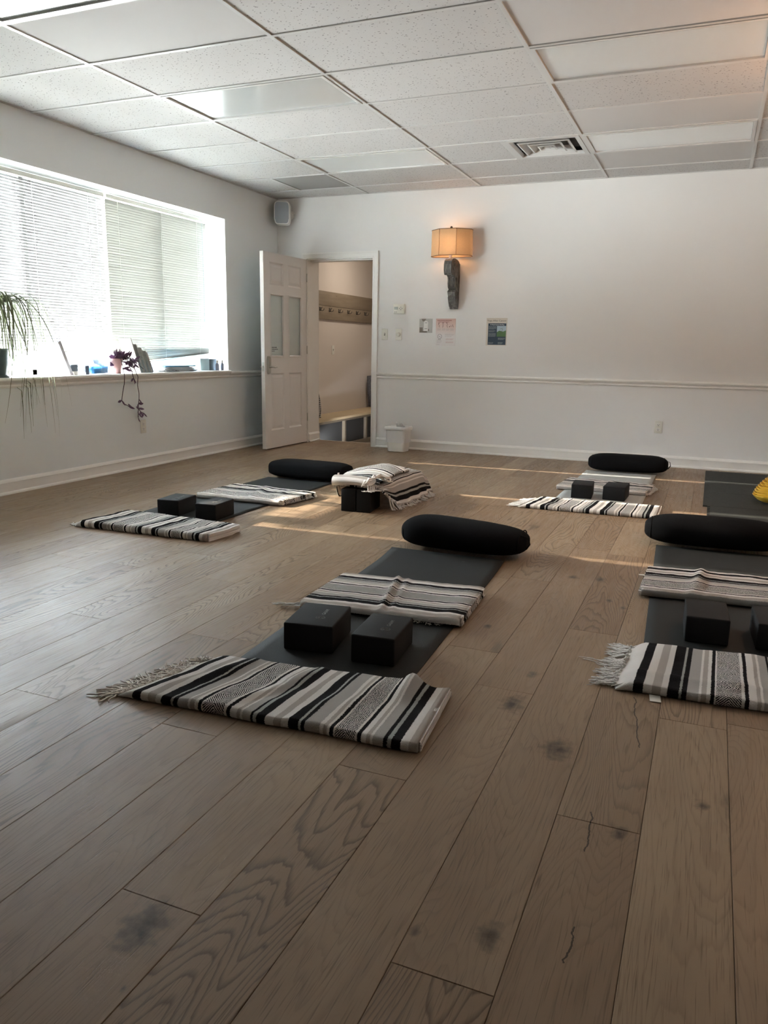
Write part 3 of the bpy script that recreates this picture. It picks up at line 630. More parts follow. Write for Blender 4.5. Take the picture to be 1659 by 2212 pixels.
# speaker in the corner
o=thing('wall_speaker','white framed grey wall speaker in the corner under the ceiling','speaker',(.155,-.15,2.49),math.radians(22))
def sup(w,h,n=36,e=.35):
    return [((abs(math.cos(2*PI*k/n))**e)*(1 if math.cos(2*PI*k/n)>=0 else -1)*w*(1-.05*(math.sin(2*PI*k/n)<-.2)),(abs(math.sin(2*PI*k/n))**e)*(1 if math.sin(2*PI*k/n)>=0 else -1)*h) for k in range(n)]
mb=MB(); mb.prism(sup(.084,.118),-.06,.055,plane='XZ',smooth=True); mb.prism(sup(.070,.10),.055,.085,plane='XZ',smooth=True); local(mb,'cabinet',M['white'],o)
mb=MB(); mb.prism(sup(.075,.109),-.063,-.058,plane='XZ'); local(mb,'grille',plain('grey_mesh_grille',(.30,.32,.34),.6,nz=.1,nscale=300),o)
mb=MB(); mb.tube([(.0,.06,.0),(.05,.10,0),(.075,.125,0)],.012,8); mb.box((.06,.10,-.04),(.10,.125,.04),bev=.004); 
for dx,dz in ((.105,.02),(.105,-.02),(.125,.02),(.09,-.035)): mb.box((dx-.008,.10,dz-.006),(dx+.008,.115,dz+.006))
local(mb,'bracket',M['white'],o)
# prints taped to the wall
def paperbox(mb,x0,x1,z0,z1,d0,d1,mi=0): mb.box((x0,-d1,z0),(x1,-d0,z1),mi)
P=lambda n,c:plain(n,c,.5)
o=thing('photo_print','small square grey photo print with a white tag, left of the pink flyer','photo',(1.785,0,1.316))
mb=MB(); paperbox(mb,1.713,1.857,1.245,1.388,.0,.003); mb.build('photo_card',P('photo_grey',(.50,.49,.46)),o)
mb=MB(); paperbox(mb,1.716,1.80,1.247,1.262,.003,.0034); paperbox(mb,1.716,1.752,1.262,1.30,.003,.0034); pdk=P('photo_dark',(.20,.17,.14)); mb.build('printed_furniture',pdk,o)
mb=MB(); mb.prism([(1.735,1.387),(1.79,1.387),(1.772,1.366),(1.752,1.360)],-.0034,-.003,plane='XZ'); mb.build('printed_leaf',pdk,o)
mb=MB(); paperbox(mb,1.805,1.822,1.262,1.285,.003,.0034); mb.build('printed_cup',pdk,o)
mb=MB(); mb.prism([(1.764,1.262),(1.812,1.262),(1.812,1.352),(1.800,1.366),(1.774,1.366),(1.764,1.352)],-.006,-.0036,plane='XZ'); q=mb.build('paper_tag',P('tag_white',(.78,.77,.74)),o)
for z,w in ((1.345,.024),(1.284,.03)):
    mb=MB(); mb.box((1.788-w/2,-.0066,z),(1.788+w/2,-.006,z+.004)); mb.build('tag_print',M['print'],q)
o=thing('flyer','pink and white illustrated flyer taped beside the small photo','flyer',(2.007,0,1.25))
mb=MB(); z0,z1=1.113,1.390
t=NT('pink_flyer'); s=t.node('ShaderNodeSeparateXYZ',{0:t.oc()}); t.set(Base_Color=t.ramp(t.math('DIVIDE',t.math('SUBTRACT',s.outputs[2],z0),z1-z0),[(.35,(.78,.75,.74)),(.7,(.72,.55,.50)),(1,(.62,.40,.35))]),Roughness=.4)
paperbox(mb,1.898,2.114,z0,z1,0,.0025); mb.build('paper',t.mat,o)
def lines(mb,x0,x1,z,n,dz,h=.0022,d=.0026,gap=.35):
    for i in range(n):
        x=x0; e=x1-(rg.uniform(0,.3)*(x1-x0) if i==n-1 else 0)
        while x<e:
            w=rg.uniform(.006,.016); mb.box((x,-d-.0005,z-i*dz),(min(x+w,e),-d+.0005,z-i*dz+h)); x+=w+.003
mb=MB(); lines(mb,1.915,2.10,1.368,1,.01,.007); lines(mb,1.925,2.09,1.354,1,.01,.005); mb.build('heading',P('maroon_ink',(.28,.09,.07)),o)
fig=P('figure_ink',(.22,.10,.09))
for cx_,ps in ((1.930,[(0,.04),(-.006,.03),(.008,.022),(0,.012),(.012,.002)]),(1.975,[(0,.044),(0,.03),(.002,.014),(-.004,0)]),(2.020,[(-.004,.044),(.006,.03),(-.002,.02),(.006,0)]),(2.068,[(-.02,.006),(-.006,.02),(.006,.008),(.014,.03),(.024,.004)])):
    mb=MB(); pts=[(cx_+a,-.0032,1.300+b) for a,b in ps]; mb.tube(pts,.0035,6,flat=.3); mb.lathe([(.005,-.0030),(.003,-.0042)],(ps[0][0]+cx_,0,1.300+ps[0][1]+.003),10,0,'Y'); mb.build('yoga_figure_drawing',fig,o)
gi=P('grey_ink',(.35,.32,.33)); ri=P('red_ink',(.50,.22,.22))
for x in (1.915,1.965,2.012,2.058): mb=MB(); lines(mb,x,x+.038,1.288,4,.006,.0014); mb.build('caption',gi,o)
for x0,x1,z,n_,dz,h_,mt_ in ((2.0,2.10,1.232,3,.007,.0016,gi),(2.0,2.10,1.206,1,.01,.002,gi),(1.912,1.965,1.168,4,.009,.0018,gi),(1.905,1.955,1.124,1,.01,.0022,gi),(2.01,2.095,1.185,3,.006,.0016,ri),(2.01,2.095,1.155,3,.006,.0016,ri)):
    mb=MB(); lines(mb,x0,x1,z,n_,dz,h_); mb.build('small_print',mt_,o)
mb=MB(); ringp=[(1.943+.023*math.cos(a),-.0030,1.208+.023*math.sin(a)) for a in [2*PI*k/24 for k in range(25)]]; mb.tube(ringp,.0013,6,caps=False); mb.tube([(1.935,-.003,1.213),(1.938,-.003,1.202),(1.948,-.003,1.206),(1.955,-.003,1.200)],.003,6,flat=.3); lines(mb,1.925,1.962,1.176,1,.01,.0035); mb.build('round_emblem',P('emblem_ink',(.10,.07,.08)),o)
o=thing('flyer','navy and white class flyer with a green photo, alone under the sconce to the right','flyer',(2.55,0,1.26))
mb=MB(); paperbox(mb,2.443,2.659,1.124,1.397,0,.0025); mb.build('paper',P('cream_paper',(.66,.61,.54)),o)
mb=MB(); paperbox(mb,2.463,2.650,1.130,1.344,.0025,.0029); mb.build('navy_panel',P('navy_ink',(.035,.06,.095)),o)
Rt=Matrix.Rotation(PI/2,4,'X')
text_mesh('Yoga After Cancer',.026,P('brown_ink',(.12,.10,.09)),'heading',Matrix.Translation((2.55,-.0030,1.370))@Rt@Matrix.Shear('XY',4,(.25,0)),o); o.children[-1].matrix_parent_inverse=Matrix.Translation(o.location).inverted()
text_mesh('8 Week Session Building',.0145,M['white'],'subheading',Matrix.Translation((2.557,-.0033,1.330))@Rt,o,bold=True); [setattr(c,'matrix_parent_inverse',Matrix.Translation(o.location).inverted()) for c in o.children]
mb=MB(); paperbox(mb,2.555,2.650,1.212,1.256,.0029,.0033,1); paperbox(mb,2.555,2.650,1.256,1.318,.0029,.0033,0)
mb.prism([(2.555,1.256),(2.58,1.272),(2.62,1.262),(2.65,1.275),(2.65,1.25),(2.555,1.25)],-.0035,-.0033,plane='XZ',mi=1); mb.build('field_photo',[P('sky_print',(.42,.52,.60)),P('grass_print',(.10,.20,.08))],o)
mb=MB(); mb.tube([(2.585,-.0036,1.285),(2.60,-.0036,1.292),(2.615,-.0036,1.285),(2.608,-.0036,1.272),(2.604,-.0036,1.25),(2.598,-.0036,1.225)],[.004,.006,.006,.004,.003,.002],6,flat=.2); mb.tube([(2.618,-.0036,1.30),(2.605,-.0036,1.29)],.003,6,flat=.2); mb.build('tree_pose_figure',P('figure_brown',(.16,.09,.07)),o)
pi_=P('pale_ink',(.55,.58,.60))
for x0,x1,z,n_,dz,h_ in ((2.470,2.548,1.312,5,.0065,.0016),(2.470,2.540,1.272,3,.0065,.0016),(2.470,2.545,1.245,6,.0065,.0016),(2.57,2.645,1.196,3,.0065,.002),(2.57,2.62,1.155,4,.0055,.0014),(2.470,2.52,1.152,3,.0055,.0014)):
    mb=MB(); lines(mb,x0,x1,z,n_,dz,h_,.0031); mb.build('small_print',pi_,o)
# ================================================================== HALLWAY
o=thing('hallway_bench','low pine cubby bench with dark compartments seen through the doorway','bench',(.12,1.6,-.2))
mb=MB(); mb.box((-.075,.36,.185),(.32,3.6,.218),bev=.003); mb.build('bench_seat',M['benchtop'],o)
mb=MB(); mb.box((-.075,.38,-.2),(.30,.44,.185)); mb.box((.27,.38,.155),(.30,3.58,.185)); mb.box((.27,.38,-.2),(.30,3.58,-.14))
for y in (1.16,1.84,2.54,3.24): mb.box((.262,y-.02,-.14),(.30,y+.02,.155))
mb.box((-.075,3.52,-.2),(.30,3.58,.185)); mb.build('bench_frame',M['benchframe'],o)
mb=MB(); [mb.box((.0,y0,-.139),(.262,y1,.150)) for y0,y1 in ((.45,1.15),(1.17,1.83),(1.85,2.53),(2.55,3.23),(3.25,3.51))]; mb.build('cubby_fill',plain('charcoal_fill',(.035,.035,.035),.9),o)  # charcoal boxes fill each compartment
o=thing('coat_rack','grey barnwood coat rack with dark double hooks on the hallway wall','coat rack',(-.08,2.0,1.6))
mb=MB()
for z0,z1 in ((1.432,1.60),(1.603,1.783)): mb.box((-.0795,1.0,z0),(-.055,3.05,z1),bev=.002)
for y in (1.62,2.70,1.08): mb.tube([(-.054,y,1.74),(-.0525,y,1.74)],.006,10)
mb.build('board',M['barn'],o)
for y in (1.13,1.40,1.679,1.96,2.24,2.525,2.80):
    mb=MB(); z=1.545
    mb.box((-.055,y-.012,z-.012),(-.051,y+.012,z+.034),bev=.001)
    mb.tube([(-.052,y-.006,z),(-.035,y-.02,z-.012),(-.018,y-.035,z-.006),(-.012,y-.04,z+.016)],.0042,7); mb.tube([(-.052,y+.006,z),(-.035,y+.02,z-.012),(-.018,y+.035,z-.006),(-.012,y+.04,z+.016)],.0042,7); mb.tube([(-.052,y,z+.02),(-.03,y,z+.018),(-.02,y,z+.034)],.004,7)
    mb.build('coat_hook',M['dark'],o)
def m_check():
    t=NT('checked_cotton'); s=t.node('ShaderNodeSeparateXYZ',{0:t.oc()})
    a=t.math('GREATER_THAN',t.math('FRACT',t.math('MULTIPLY',s.outputs[1],38.0)),.5); b=t.math('GREATER_THAN',t.math('FRACT',t.math('MULTIPLY',s.outputs[2],38.0)),.5)
    t.set(Base_Color=t.mix(t.math('MULTIPLY',t.math('ADD',a,b),.5),(.55,.54,.52),(.03,.03,.035)),Roughness=.9); return t.mat
M['check']=m_check()
def pillow(label,c,w,h,th,lean,mat,rz=0):
    n=14; mb=MB()
    def f(sg): 
        def g(a,b):
            x=a*2-1; y=b*2-1; k=((1-abs(x)**2.6)*(1-abs(y)**2.6))
            return (x*w/2*(1-.06*abs(y)**2),sg*th/2*max(k,0)**.5,y*h/2*(1-.06*abs(x)**2))
        return g
    for sg in (1,-1):
        vs=[f(sg)(i/n,j/n) for i in range(n+1) for j in range(n+1)]; mb.add(vs,[(i*(n+1)+j,(i+1)*(n+1)+j,(i+1)*(n+1)+j+1,i*(n+1)+j+1) for i in range(n) for j in range(n)],0,True)
    R=Matrix.Translation(c)@Matrix.Rotation(rz,4,'Z')@Matrix.Rotation(lean,4,'X'); mb.v=[tuple(R@Vector(v)) for v in mb.v]
    o=mb.build('throw_pillow',mat); return tag(o,label,'pillow')
pillow('black and white checked pillow at the near end of the hallway bench',(.07,.62,.218+.155),.30,.32,.17,math.radians(10),M['check'],0)
pillow('dark speckled pillow at the far end of the hallway bench, half hidden',(.09,2.66,.218+.235),.30,.48,.16,math.radians(8),plain('speckled_cotton',(.10,.10,.11),.9,nz=.9,nscale=60))
# ================================================================== BIN
o=thing('trash_bin','small white waste bin with a liner bag beside the door frame','trash bin',(1.59,-.235,0),math.radians(-4))
def rr(w,d,z,n=9,r=.035):
    out=[]
    for q,(sx,sy) in enumerate(((1,1),(-1,1),(-1,-1),(1,-1))):
        for k in range(n):
            a=PI/2*(q+k/(n-1)); out.append((sx*(w-r)+r*math.cos(a),sy*(d-r)+r*math.sin(a),z))
    return out
def loft(mb,rings,mi=0,cap0=True,cap1=False,smooth=True):
    n=len(rings[0]); vs=[p for r in rings for p in r]; fs=[]
    for i in range(len(rings)-1):
        for k in range(n): fs.append((i*n+k,i*n+(k+1)%n,(i+1)*n+(k+1)%n,(i+1)*n+k))
    if cap0: fs.append(tuple(range(n))[::-1])
    if cap1: fs.append(tuple((len(rings)-1)*n+k for k in range(n)))
    mb.add(vs,fs,mi,smooth)
mb=MB(); loft(mb,[rr(.098,.075,.002),rr(.100,.077,.010),rr(.118,.092,.262),rr(.116,.090,.262),rr(.097,.074,.014)]); local(mb,'bin_body',M['white'],o)
mb=MB(); R=[]
for (w,z,am) in ((.116,.10,0),(.116,.262,.001),(.122,.270,.003),(.129,.262,.004),(.130,.245,.006),(.127,.232,.008)):
    r=rr(w,w-.026,z); R.append([(x*(1+am*6*noise.noise(Vector((x*30,y*30,z*9)))),y*(1+am*6*noise.noise(Vector((x*30+5,y*30,z*9)))),z+am*2.2*noise.noise(Vector((x*22,y*22,3)))) for x,y,z in r])
loft(mb,R,cap0=False)
sheet(mb,lambda a,b:(-.03+.10*a+.02*noise.noise(Vector((a*3,b*3,1))),.02-.03*b,.255+.055*b*(.5+noise.noise(Vector((a*6,b*2,0))))+.02*b),10,5,.0008)
local(mb,'liner_bag',plain('thin_white_bag',(.80,.80,.80),.3),o)
mb=MB(); mb.box((.109,-.02,.185),(.1135,.0,.21)); mb.box((.107,-.018,.155),(.1115,-.004,.172)); local(mb,'sticker',M['black'],o)
#@@PART4
# ================================================================== YOGA THINGS
def ymat(label,x0,x1,y0,y1,rz,mat,curl=0,logo=None):
    w=x1-x0; l=y1-y0; o=thing('yoga_mat',label,'yoga mat',((x0+x1)/2,(y0+y1)/2,0),rz,'rolled out yoga mats')
    mb=MB(); 
    def f(a,b):
        x=(a-.5)*w; y=(b-.5)*l; z=.0052+.0008*noise.noise(Vector((x*3,y*3,2)))
        if curl: 
            z+=curl*max(0,(y-(l/2-.30))/.30)**2.2*(1-.5*a)
            x+= -0.0
        return (x,y,z)
    sheet(mb,f,14,40,.0048); local(mb,'mat_sheet',mat,o)
    if logo:
        lx,ly,lz=logo; R=Matrix.Rotation(PI,4,'Z')
        t=text_mesh('GAIAM',.026,M['logo'],'brand_lettering',Matrix.Translation((lx,ly,lz))@R,o,ext=.0001)
        mb=MB(); c=(lx-.0,ly)
        c=(lx-.0+ -.0,ly)
        cxx=lx+.0
        mb2=MB(); lxx=lx+0.0
        ctr=(lx+ .075*1,ly); 
        for rr_ in (.016,.010,.005): mb2.tube([(ctr[0]+rr_*math.cos(k*PI/12),ctr[1]+rr_*math.sin(k*PI/12),lz+.0004) for k in range(25)],.0011,5,caps=False)
        for k in range(12): a=k*PI/6; mb2.tube([(ctr[0]+.010*math.cos(a),ctr[1]+.010*math.sin(a),lz+.0004),(ctr[0]+.016*math.cos(a+.4),ctr[1]+.016*math.sin(a+.4),lz+.0004)],.001,5)
        local(mb2,'sun_emblem',M['logo'],o)
    return o
M['logo']=plain('pale_logo_print',(.16,.16,.155),.6)
ymat('black yoga mat in the middle of the floor, printed logo at its far end',3.152,3.770,-5.895,-4.125,math.radians(2.9),M['mat'],curl=.016,logo=(.04,.800,.0085))
ymat('black yoga mat nearest the window wall, crossed by a sunlit stripe at its edge',1.262,1.875,-4.17,-2.36,0,M['mat'])
ymat('light grey yoga mat at the far right near the wall',3.630,4.243,-2.42,-.64,0,M['matg'])
ymat('black yoga mat at the right picture edge, in front of the foam floor tiles',4.455,5.065,-5.15,-3.36,math.radians(2.2),M['mat'])

BZ=.0065
def bolster(label,c,L,Wd,Hh,rz,tagged=None,flat=2.3,strap=False,endn=4.5,seed=0,sag=0):
    o=thing('bolster_cushion',label,'bolster cushion',(c[0],c[1],BZ),rz,'black bolster cushions'); mb=MB(); nu,nv=44,40; vs=[];fs=[]
    for i in range(nu+1):
        s=-math.cos(PI*i/nu); k=max(0,1-abs(s)**endn)**(1/2.1); k=max(k,.02)
        for j in range(nv):
            a=2*PI*j/nv; ca,sa=math.cos(a),math.sin(a)
            y=(abs(ca)**(2/flat))*(1 if ca>=0 else -1)*Wd/2; z=(abs(sa)**(2/flat))*(1 if sa>=0 else -1)*Hh/2
            x=s*L/2; kk=.16+.84*k if 0<i<nu else .02
            nn=1+.035*noise.noise(Vector((x*5,y*6+seed,z*6)))+.012*noise.noise(Vector((x*22,y*22,z*22+seed)))
            z2=Hh/2+z*kk*nn - sag*(1-k)*.0 + (sag*x if z>0 else 0)*k
            vs.append((x,y*kk*nn,max(.0,z2 if z>0 else Hh/2+z*(kk**.8)*(1.0))))
    for i in range(nu):
        for j in range(nv): fs.append((i*nv+j,i*nv+(j+1)%nv,(i+1)*nv+(j+1)%nv,(i+1)*nv+j))
    fs.append(tuple(range(nv))[::-1]); fs.append(tuple(nu*nv+k for k in range(nv))); mb.add(vs,fs,0,True)
    if 1:
        zb=min(v[2] for v in mb.v); mb.v=[(x,y,z-zb+.001) for x,y,z in mb.v]
    local(mb,'cushion_body',M['bolster'],o)
    for sg in (-1,1):     # piped seam round each end panel
        pts=[]
        for j in range(41):
            a=2*PI*j/40; ca,sa=math.cos(a),math.sin(a); kk=(.16+.84*max(0,1-.904**endn)**(1/2.1))*1.012
            pts.append((sg*L*.452,(abs(ca)**(2/flat))*(1 if ca>=0 else -1)*Wd/2*kk,Hh/2+(abs(sa)**(2/flat))*(1 if sa>=0 else -1)*Hh/2*kk))
        mb=MB(); mb.tube(pts,.0032,6,caps=False); local(mb,'end_piping',M['bolster'],o)
    if strap:
        mb=MB(); mb.tube([(L*.455,-.05,Hh*.78),(L*.515,-.045,Hh*.70),(L*.525,-.04,Hh*.5),(L*.50,-.035,Hh*.33),(L*.45,-.03,Hh*.25)],.006,8,flat=.4); local(mb,'carry_handle',M['bolster'],o)
    if tagged:
        mb=MB(); mb.box((L*.44,-Wd/2*.88-.004,Hh*.42),(L*.45,-Wd/2*.88+.02,Hh*.62)); tag(local(mb,'care_tag',M['white'],o),'white care tag')
    return o
bolster('black bolster cushion lying across the head of the middle mat, its left end raised',(3.462,-3.965),.705,.30,.160,math.radians(-1),seed=1,sag=-.045,strap=True,flat=2.5)
bolster('black bolster cushion on the window side mat, tiny white tag at its right',(1.605,-2.255),.745,.30,.140,math.radians(-2),tagged=True,flat=3.4,endn=6,seed=5)
bolster('black bolster cushion on the grey mat against the far wall',(3.985,-.575),.70,.26,.158,math.radians(6),strap=True,flat=2.6,endn=5,seed=9)
bolster('black bolster cushion at the right picture edge beside the foam floor tiles',(4.72,-3.27),.75,.28,.165,math.radians(3),flat=2.5,seed=13,strap=False)

def yblock(label,c,rz,dims=(.153,.235,.102),logo=True,z=0):
    w,l,h=dims; o=thing('yoga_block',label,'yoga block',(c[0],c[1],z),rz,'black yoga blocks')
    mb=MB(); mb.box((-w/2,-l/2,0),(w/2,l/2,h),bev=.006); local(mb,'foam_block',M['block'],o)
    if logo:
        text_mesh('GAIAM',.020,M['logo'],'brand_lettering',Matrix.Translation((.02,.03,h+.0001))@Matrix.Rotation(PI/2,4,'Z'),o,ext=.0001)
        mb=MB(); 
        for r in (.016,.010,.005): mb.tube([(.02+r*math.cos(k*PI/10),-.035+r*math.sin(k*PI/10),h+.0002) for k in range(21)],.0008,5,caps=False)
        local(mb,'sun_emblem',M['logo'],o)
    return o
mz=.0056
yblock('left black yoga block of the pair on the middle mat',(3.362,-5.497),math.radians(9),(.185,.240,.102),z=mz)
yblock('right black yoga block of the pair on the middle mat',(3.626,-5.505),math.radians(5),(.158,.240,.102),z=mz)
yblock('left black yoga block of the pair on the window side mat',(1.482,-3.868),math.radians(6),(.155,.225,.102),z=mz)
yblock('right black yoga block on the window side mat, its top caught by sunlight',(1.775,-3.868),math.radians(4),(.148,.230,.102),z=mz)
yblock('left black yoga block on the light grey mat',(3.800,-2.010),math.radians(4),(.150,.235,.102),z=mz,logo=False)
yblock('right black yoga block on the light grey mat',(4.042,-1.985),math.radians(-2),(.160,.235,.102),z=mz,logo=False)
yblock('black yoga block on the right hand mat behind the fringed blanket',(4.693,-4.800),math.radians(3),(.155,.235,.102),z=mz,logo=False)
yblock('black yoga block cut off by the right picture edge',(4.940,-4.780),math.radians(3),(.155,.235,.102),z=mz,logo=False)
yblock('left upright black block of the touching pair under the heaped blanket',(2.439,-3.200),math.radians(7),(.101,.232,.153),logo=False)
yblock('right upright black block of the touching pair under the heaped blanket',(2.545,-3.187),math.radians(7),(.101,.232,.153),logo=False)

# ---- blankets
def ycord(mb,p,d,L,rg2,r=.0016,z0=.003,curl=.35,n=7):
    a=math.atan2(d[1],d[0]); x,y,z=p; pts=[(x,y,z)]; ph=rg2.uniform(0,6)
    for k in range(n):
        a+=rg2.uniform(-curl,curl); st=L/n; x+=math.cos(a)*st; y+=math.sin(a)*st; z=max(z0,z*.72+rg2.uniform(-.002,.004)); pts.append((x,y,z))
    mb.tube(pts,[r]*(len(pts)-1)+[r*.5],5)
def fringe(mb,A,B,d,L,n,seed,strands=5,r=.0015,zt=.003,knot=True,curl=.35):
    rg2=random.Random(seed); A=Vector(A);B=Vector(B)
    for i in range(n):
        p=A.lerp(B,(i+.5)/n+rg2.uniform(-.2,.2)/n); dd=(d[0]+rg2.uniform(-.45,.45),d[1]+rg2.uniform(-.45,.45))
        if knot: mb.lathe([(.001,-.004),(.0045,-.002),(.005,.002),(.001,.005)],(p.x+dd[0]*.006,p.y+dd[1]*.006,p.z),7)
        for s in range(strands): ycord(mb,(p.x+rg2.uniform(-.004,.004),p.y+rg2.uniform(-.004,.004),p.z+rg2.uniform(-.004,.002)),dd,L*rg2.uniform(.6,1.15),rg2,r,curl=curl,z0=zt)
def blanket(label,C,T,u0,u1,axis='u',layers=4,bumps=(),seed=0,mat=None,vv=.42,fr=None,lab_tag=None,zb=0,nearwrap=True,mats=None,vo=0,edge=.012,bstep=2.0,taper=0):
    """C: near-left, near-right, far-right, far-left corners on the floor; stripes vary along left-right (axis u) or near-far (axis v)"""
    rg2=random.Random(seed); cx=sum(c[0] for c in C)/4; cy=sum(c[1] for c in C)/4
    o=thing('striped_blanket',label,'blanket',(cx,cy,zb),0,'striped fringed blankets')
    def P(a,b): 
        x=(C[0][0]*(1-a)+C[1][0]*a)*(1-b)+(C[3][0]*(1-a)+C[2][0]*a)*b; y=(C[0][1]*(1-a)+C[1][1]*a)*(1-b)+(C[3][1]*(1-a)+C[2][1]*a)*b
        return x-cx,y-cy
    LU=math.dist(C[0],C[1]); LV=math.dist(C[0],C[3])
    def wz(a,b,k=1.0):
        z=.0035*noise.noise(Vector((a*6+seed,b*4,1)))+.0018*noise.noise(Vector((a*22,b*13+seed,4)))
        for (ba,bb,wa,wb,h,dr) in bumps: z+=h*math.exp(-(((a-ba-dr*(b-bb))/wa)**2))*math.exp(-(((b-bb)/wb)**2))
        z+=-(T-.007)*(max(0,1-a/taper)**1.5) if taper else 0
        return z*k+(.005*min(1,max(0,(b-bstep+.12)/.12)) if bstep<1 else 0)
    def wob(a): return .006*noise.noise(Vector((a*5+seed,7,0)))/LV, .006*noise.noise(Vector((a*5+seed,17,0)))/LV
    def UV(a,b,extra=0):
        if axis=='u': return (u0+(u1-u0)*a, vo+b*LV+extra)
        return (u0+(u1-u0)*b+extra*(u1-u0)/LV, vo+a*LU)
    mb=MB(); nu=70; prof=[]   # closed section around the folded cloth: (b, z fraction, uv extra, isTop)
    R=T/2; nb=22
    sec=[]
    for k in range(nb+1): sec.append(('t',k/nb))
    for k in range(1,9): sec.append(('f',k/9))      # far fold
    for k in range(nb,-1,-1): sec.append(('b',k/nb))
    for k in range(1,9): sec.append(('n',k/9))
    n=len(sec); vs=[];uvs=[];fs=[]
    for i in range(nu+1):
        a=i/nu; wn,wf=wob(a)
        for kind,t in sec:
            if kind=='t': b=t; z=T+wz(a,t); off=0; ex=0
            elif kind=='b': b=t; z=.0015 if b<bstep else .0068; off=0; ex=-.5
            elif kind=='f':
                an=PI/2-PI*t; b=1; zt=T+wz(a,1); z=zt/2+zt/2*math.sin(an); off=math.cos(an)*R*.8; ex=T*t
            else:
                an=-PI/2+PI*t; b=0; zt=T+wz(a,0); z=zt/2+zt/2*math.sin(an); off=-math.cos(an)*R*.8; ex=-T*1.3*(1-t)
            bb=wn*(1-b)+wf*b+b
            x,y=P(a,bb+off/LV); vs.append((x,y,max(z,.001))); uvs.append(UV(a,b,ex) if kind!='b' else UV(a,b,0))
    for i in range(nu):
        for k in range(n): fs.append((i*n+k,i*n+(k+1)%n,(i+1)*n+(k+1)%n,(i+1)*n+k))
    fs.append(tuple(range(n))[::-1]); fs.append(tuple(nu*n+k for k in range(n)))
    mb.add(vs,fs,0,True,uvs); m=mat or M['blk']; body=local(mb,'folded_cloth',m,o)
    # the folded layers that show at the two ends
    th=T/layers
    for en in (0,1):
        mb=MB()
        for q in range(layers):
            aa,ab=((-edge/LU*rg2.uniform(.3,1.3),.03),(.97,1+edge/LU*rg2.uniform(.3,1.3)))[en]
            z1=(q+1)*th-.0006; z0=q*th+.0018 if q else .0001; m_=8; vv_=[];uu=[]
            for k in range(m_+1):
                b=.012+.976*k/m_
                for a in (aa,ab):
                    s=(T+wz(min(max(a,0),1),b))/T
                    for z in (z0,z1): x,y=P(a,b); vv_.append((x,y,max(.001 if b<bstep else .0068,z*s-.0004))); uu.append(UV(a,b))
            ff=[]
            for k in range(m_):
                g=k*4; h=g+4
                ff+= [(g,g+1,h+1,h),(g+1,g+3,h+3,h+1),(g+3,g+2,h+2,h+3),(g+2,g,h,h+2)]
            ff+=[(0,1,3,2),(m_*4,m_*4+2,m_*4+3,m_*4+1)]
            mb.add(vv_,ff,0,False,uu)
        local(mb,'folded_end',m,o)
    for k,(A,B,d,L,nn,kw) in enumerate(fr or []):
        mb=MB(); fringe(mb,(A[0]-cx,A[1]-cy,A[2]),(B[0]-cx,B[1]-cy,B[2]),d,L,nn,seed*31+k,**kw); local(mb,'fringe',M['yarn'] if not mats else mats,o)
    if lab_tag:
        (tx,ty,ta,tw,tl)=lab_tag; mb=MB(); R_=Matrix.Translation((tx-cx,ty-cy,0))@Matrix.Rotation(ta,4,'Z')
        mb.box((-tw/2,-tl/2,.002),(tw/2,tl/2,.0035)); mb.v=[tuple(R_@Vector(v)) for v in mb.v]; tag(local(mb,'sewn_label',M['white'],o),'white sewn label')
    return o
M['yarnw']=plain('white_yarn',(.74,.72,.70),.95,nz=.1,nscale=200,bump=.3,spec=.1)
# front blankets: stripes run away from the camera
blanket('large foreground striped blanket at the foot of the middle mat, beige tassels at left',[(3.017,-6.165),(3.985,-6.110),(3.955,-5.745),(3.120,-5.835)],.030,0,.985,layers=4,seed=3,bstep=.70,taper=.075,
  bumps=[(.86,1.05,.035,.30,.032,.0),(.30,.15,.05,.3,.008,.1),(.55,.5,.04,.6,.006,.2),(.17,.6,.03,.6,.010,.1),(.40,.2,.03,.4,.009,.15),(.47,.8,.03,.4,.010,.1),(.64,.3,.03,.6,.009,.1),(.72,.4,.03,.7,.009,.1),(.95,.9,.05,.3,-.012,0)],
  fr=[((3.020,-6.16,.008),(3.118,-5.85,.010),(-1,.15),.095,24,dict(strands=6,curl=1.0,r=.0026)),((3.02,-6.17,.01),(3.03,-6.10,.01),(-1,-.45),.10,4,dict(strands=4,curl=.25,r=.0028)),((3.085,-5.88,.02),(3.12,-5.84,.02),(-.6,.7),.06,4,dict(strands=6,curl=.9,r=.0026))])
blanket('striped blanket with long white tassels at left, cut off by the right picture edge',[(4.432,-5.462),(5.40,-5.405),(5.36,-5.02),(4.455,-5.085)],.032,0,.985,layers=4,seed=8,bstep=.75,taper=.05,
  bumps=[(.25,.22,.6,.05,.010,0),(.10,.5,.04,.5,.006,.1),(.4,.6,.05,.6,.007,.1)],mats=M['yarnw'],
  fr=[((4.43,-5.46,.014),(4.452,-5.10,.022),(-1,-.12),.085,15,dict(strands=9,curl=.35,r=.0022)),((4.43,-5.28,.014),(4.43,-5.26,.014),(-1,.2),.15,1,dict(strands=3,curl=.5)),((4.455,-5.12,.02),(4.47,-5.09,.02),(-.9,.2),.10,2,dict(strands=9,curl=.4))],lab_tag=(4.556,-5.487,.12,.034,.05))
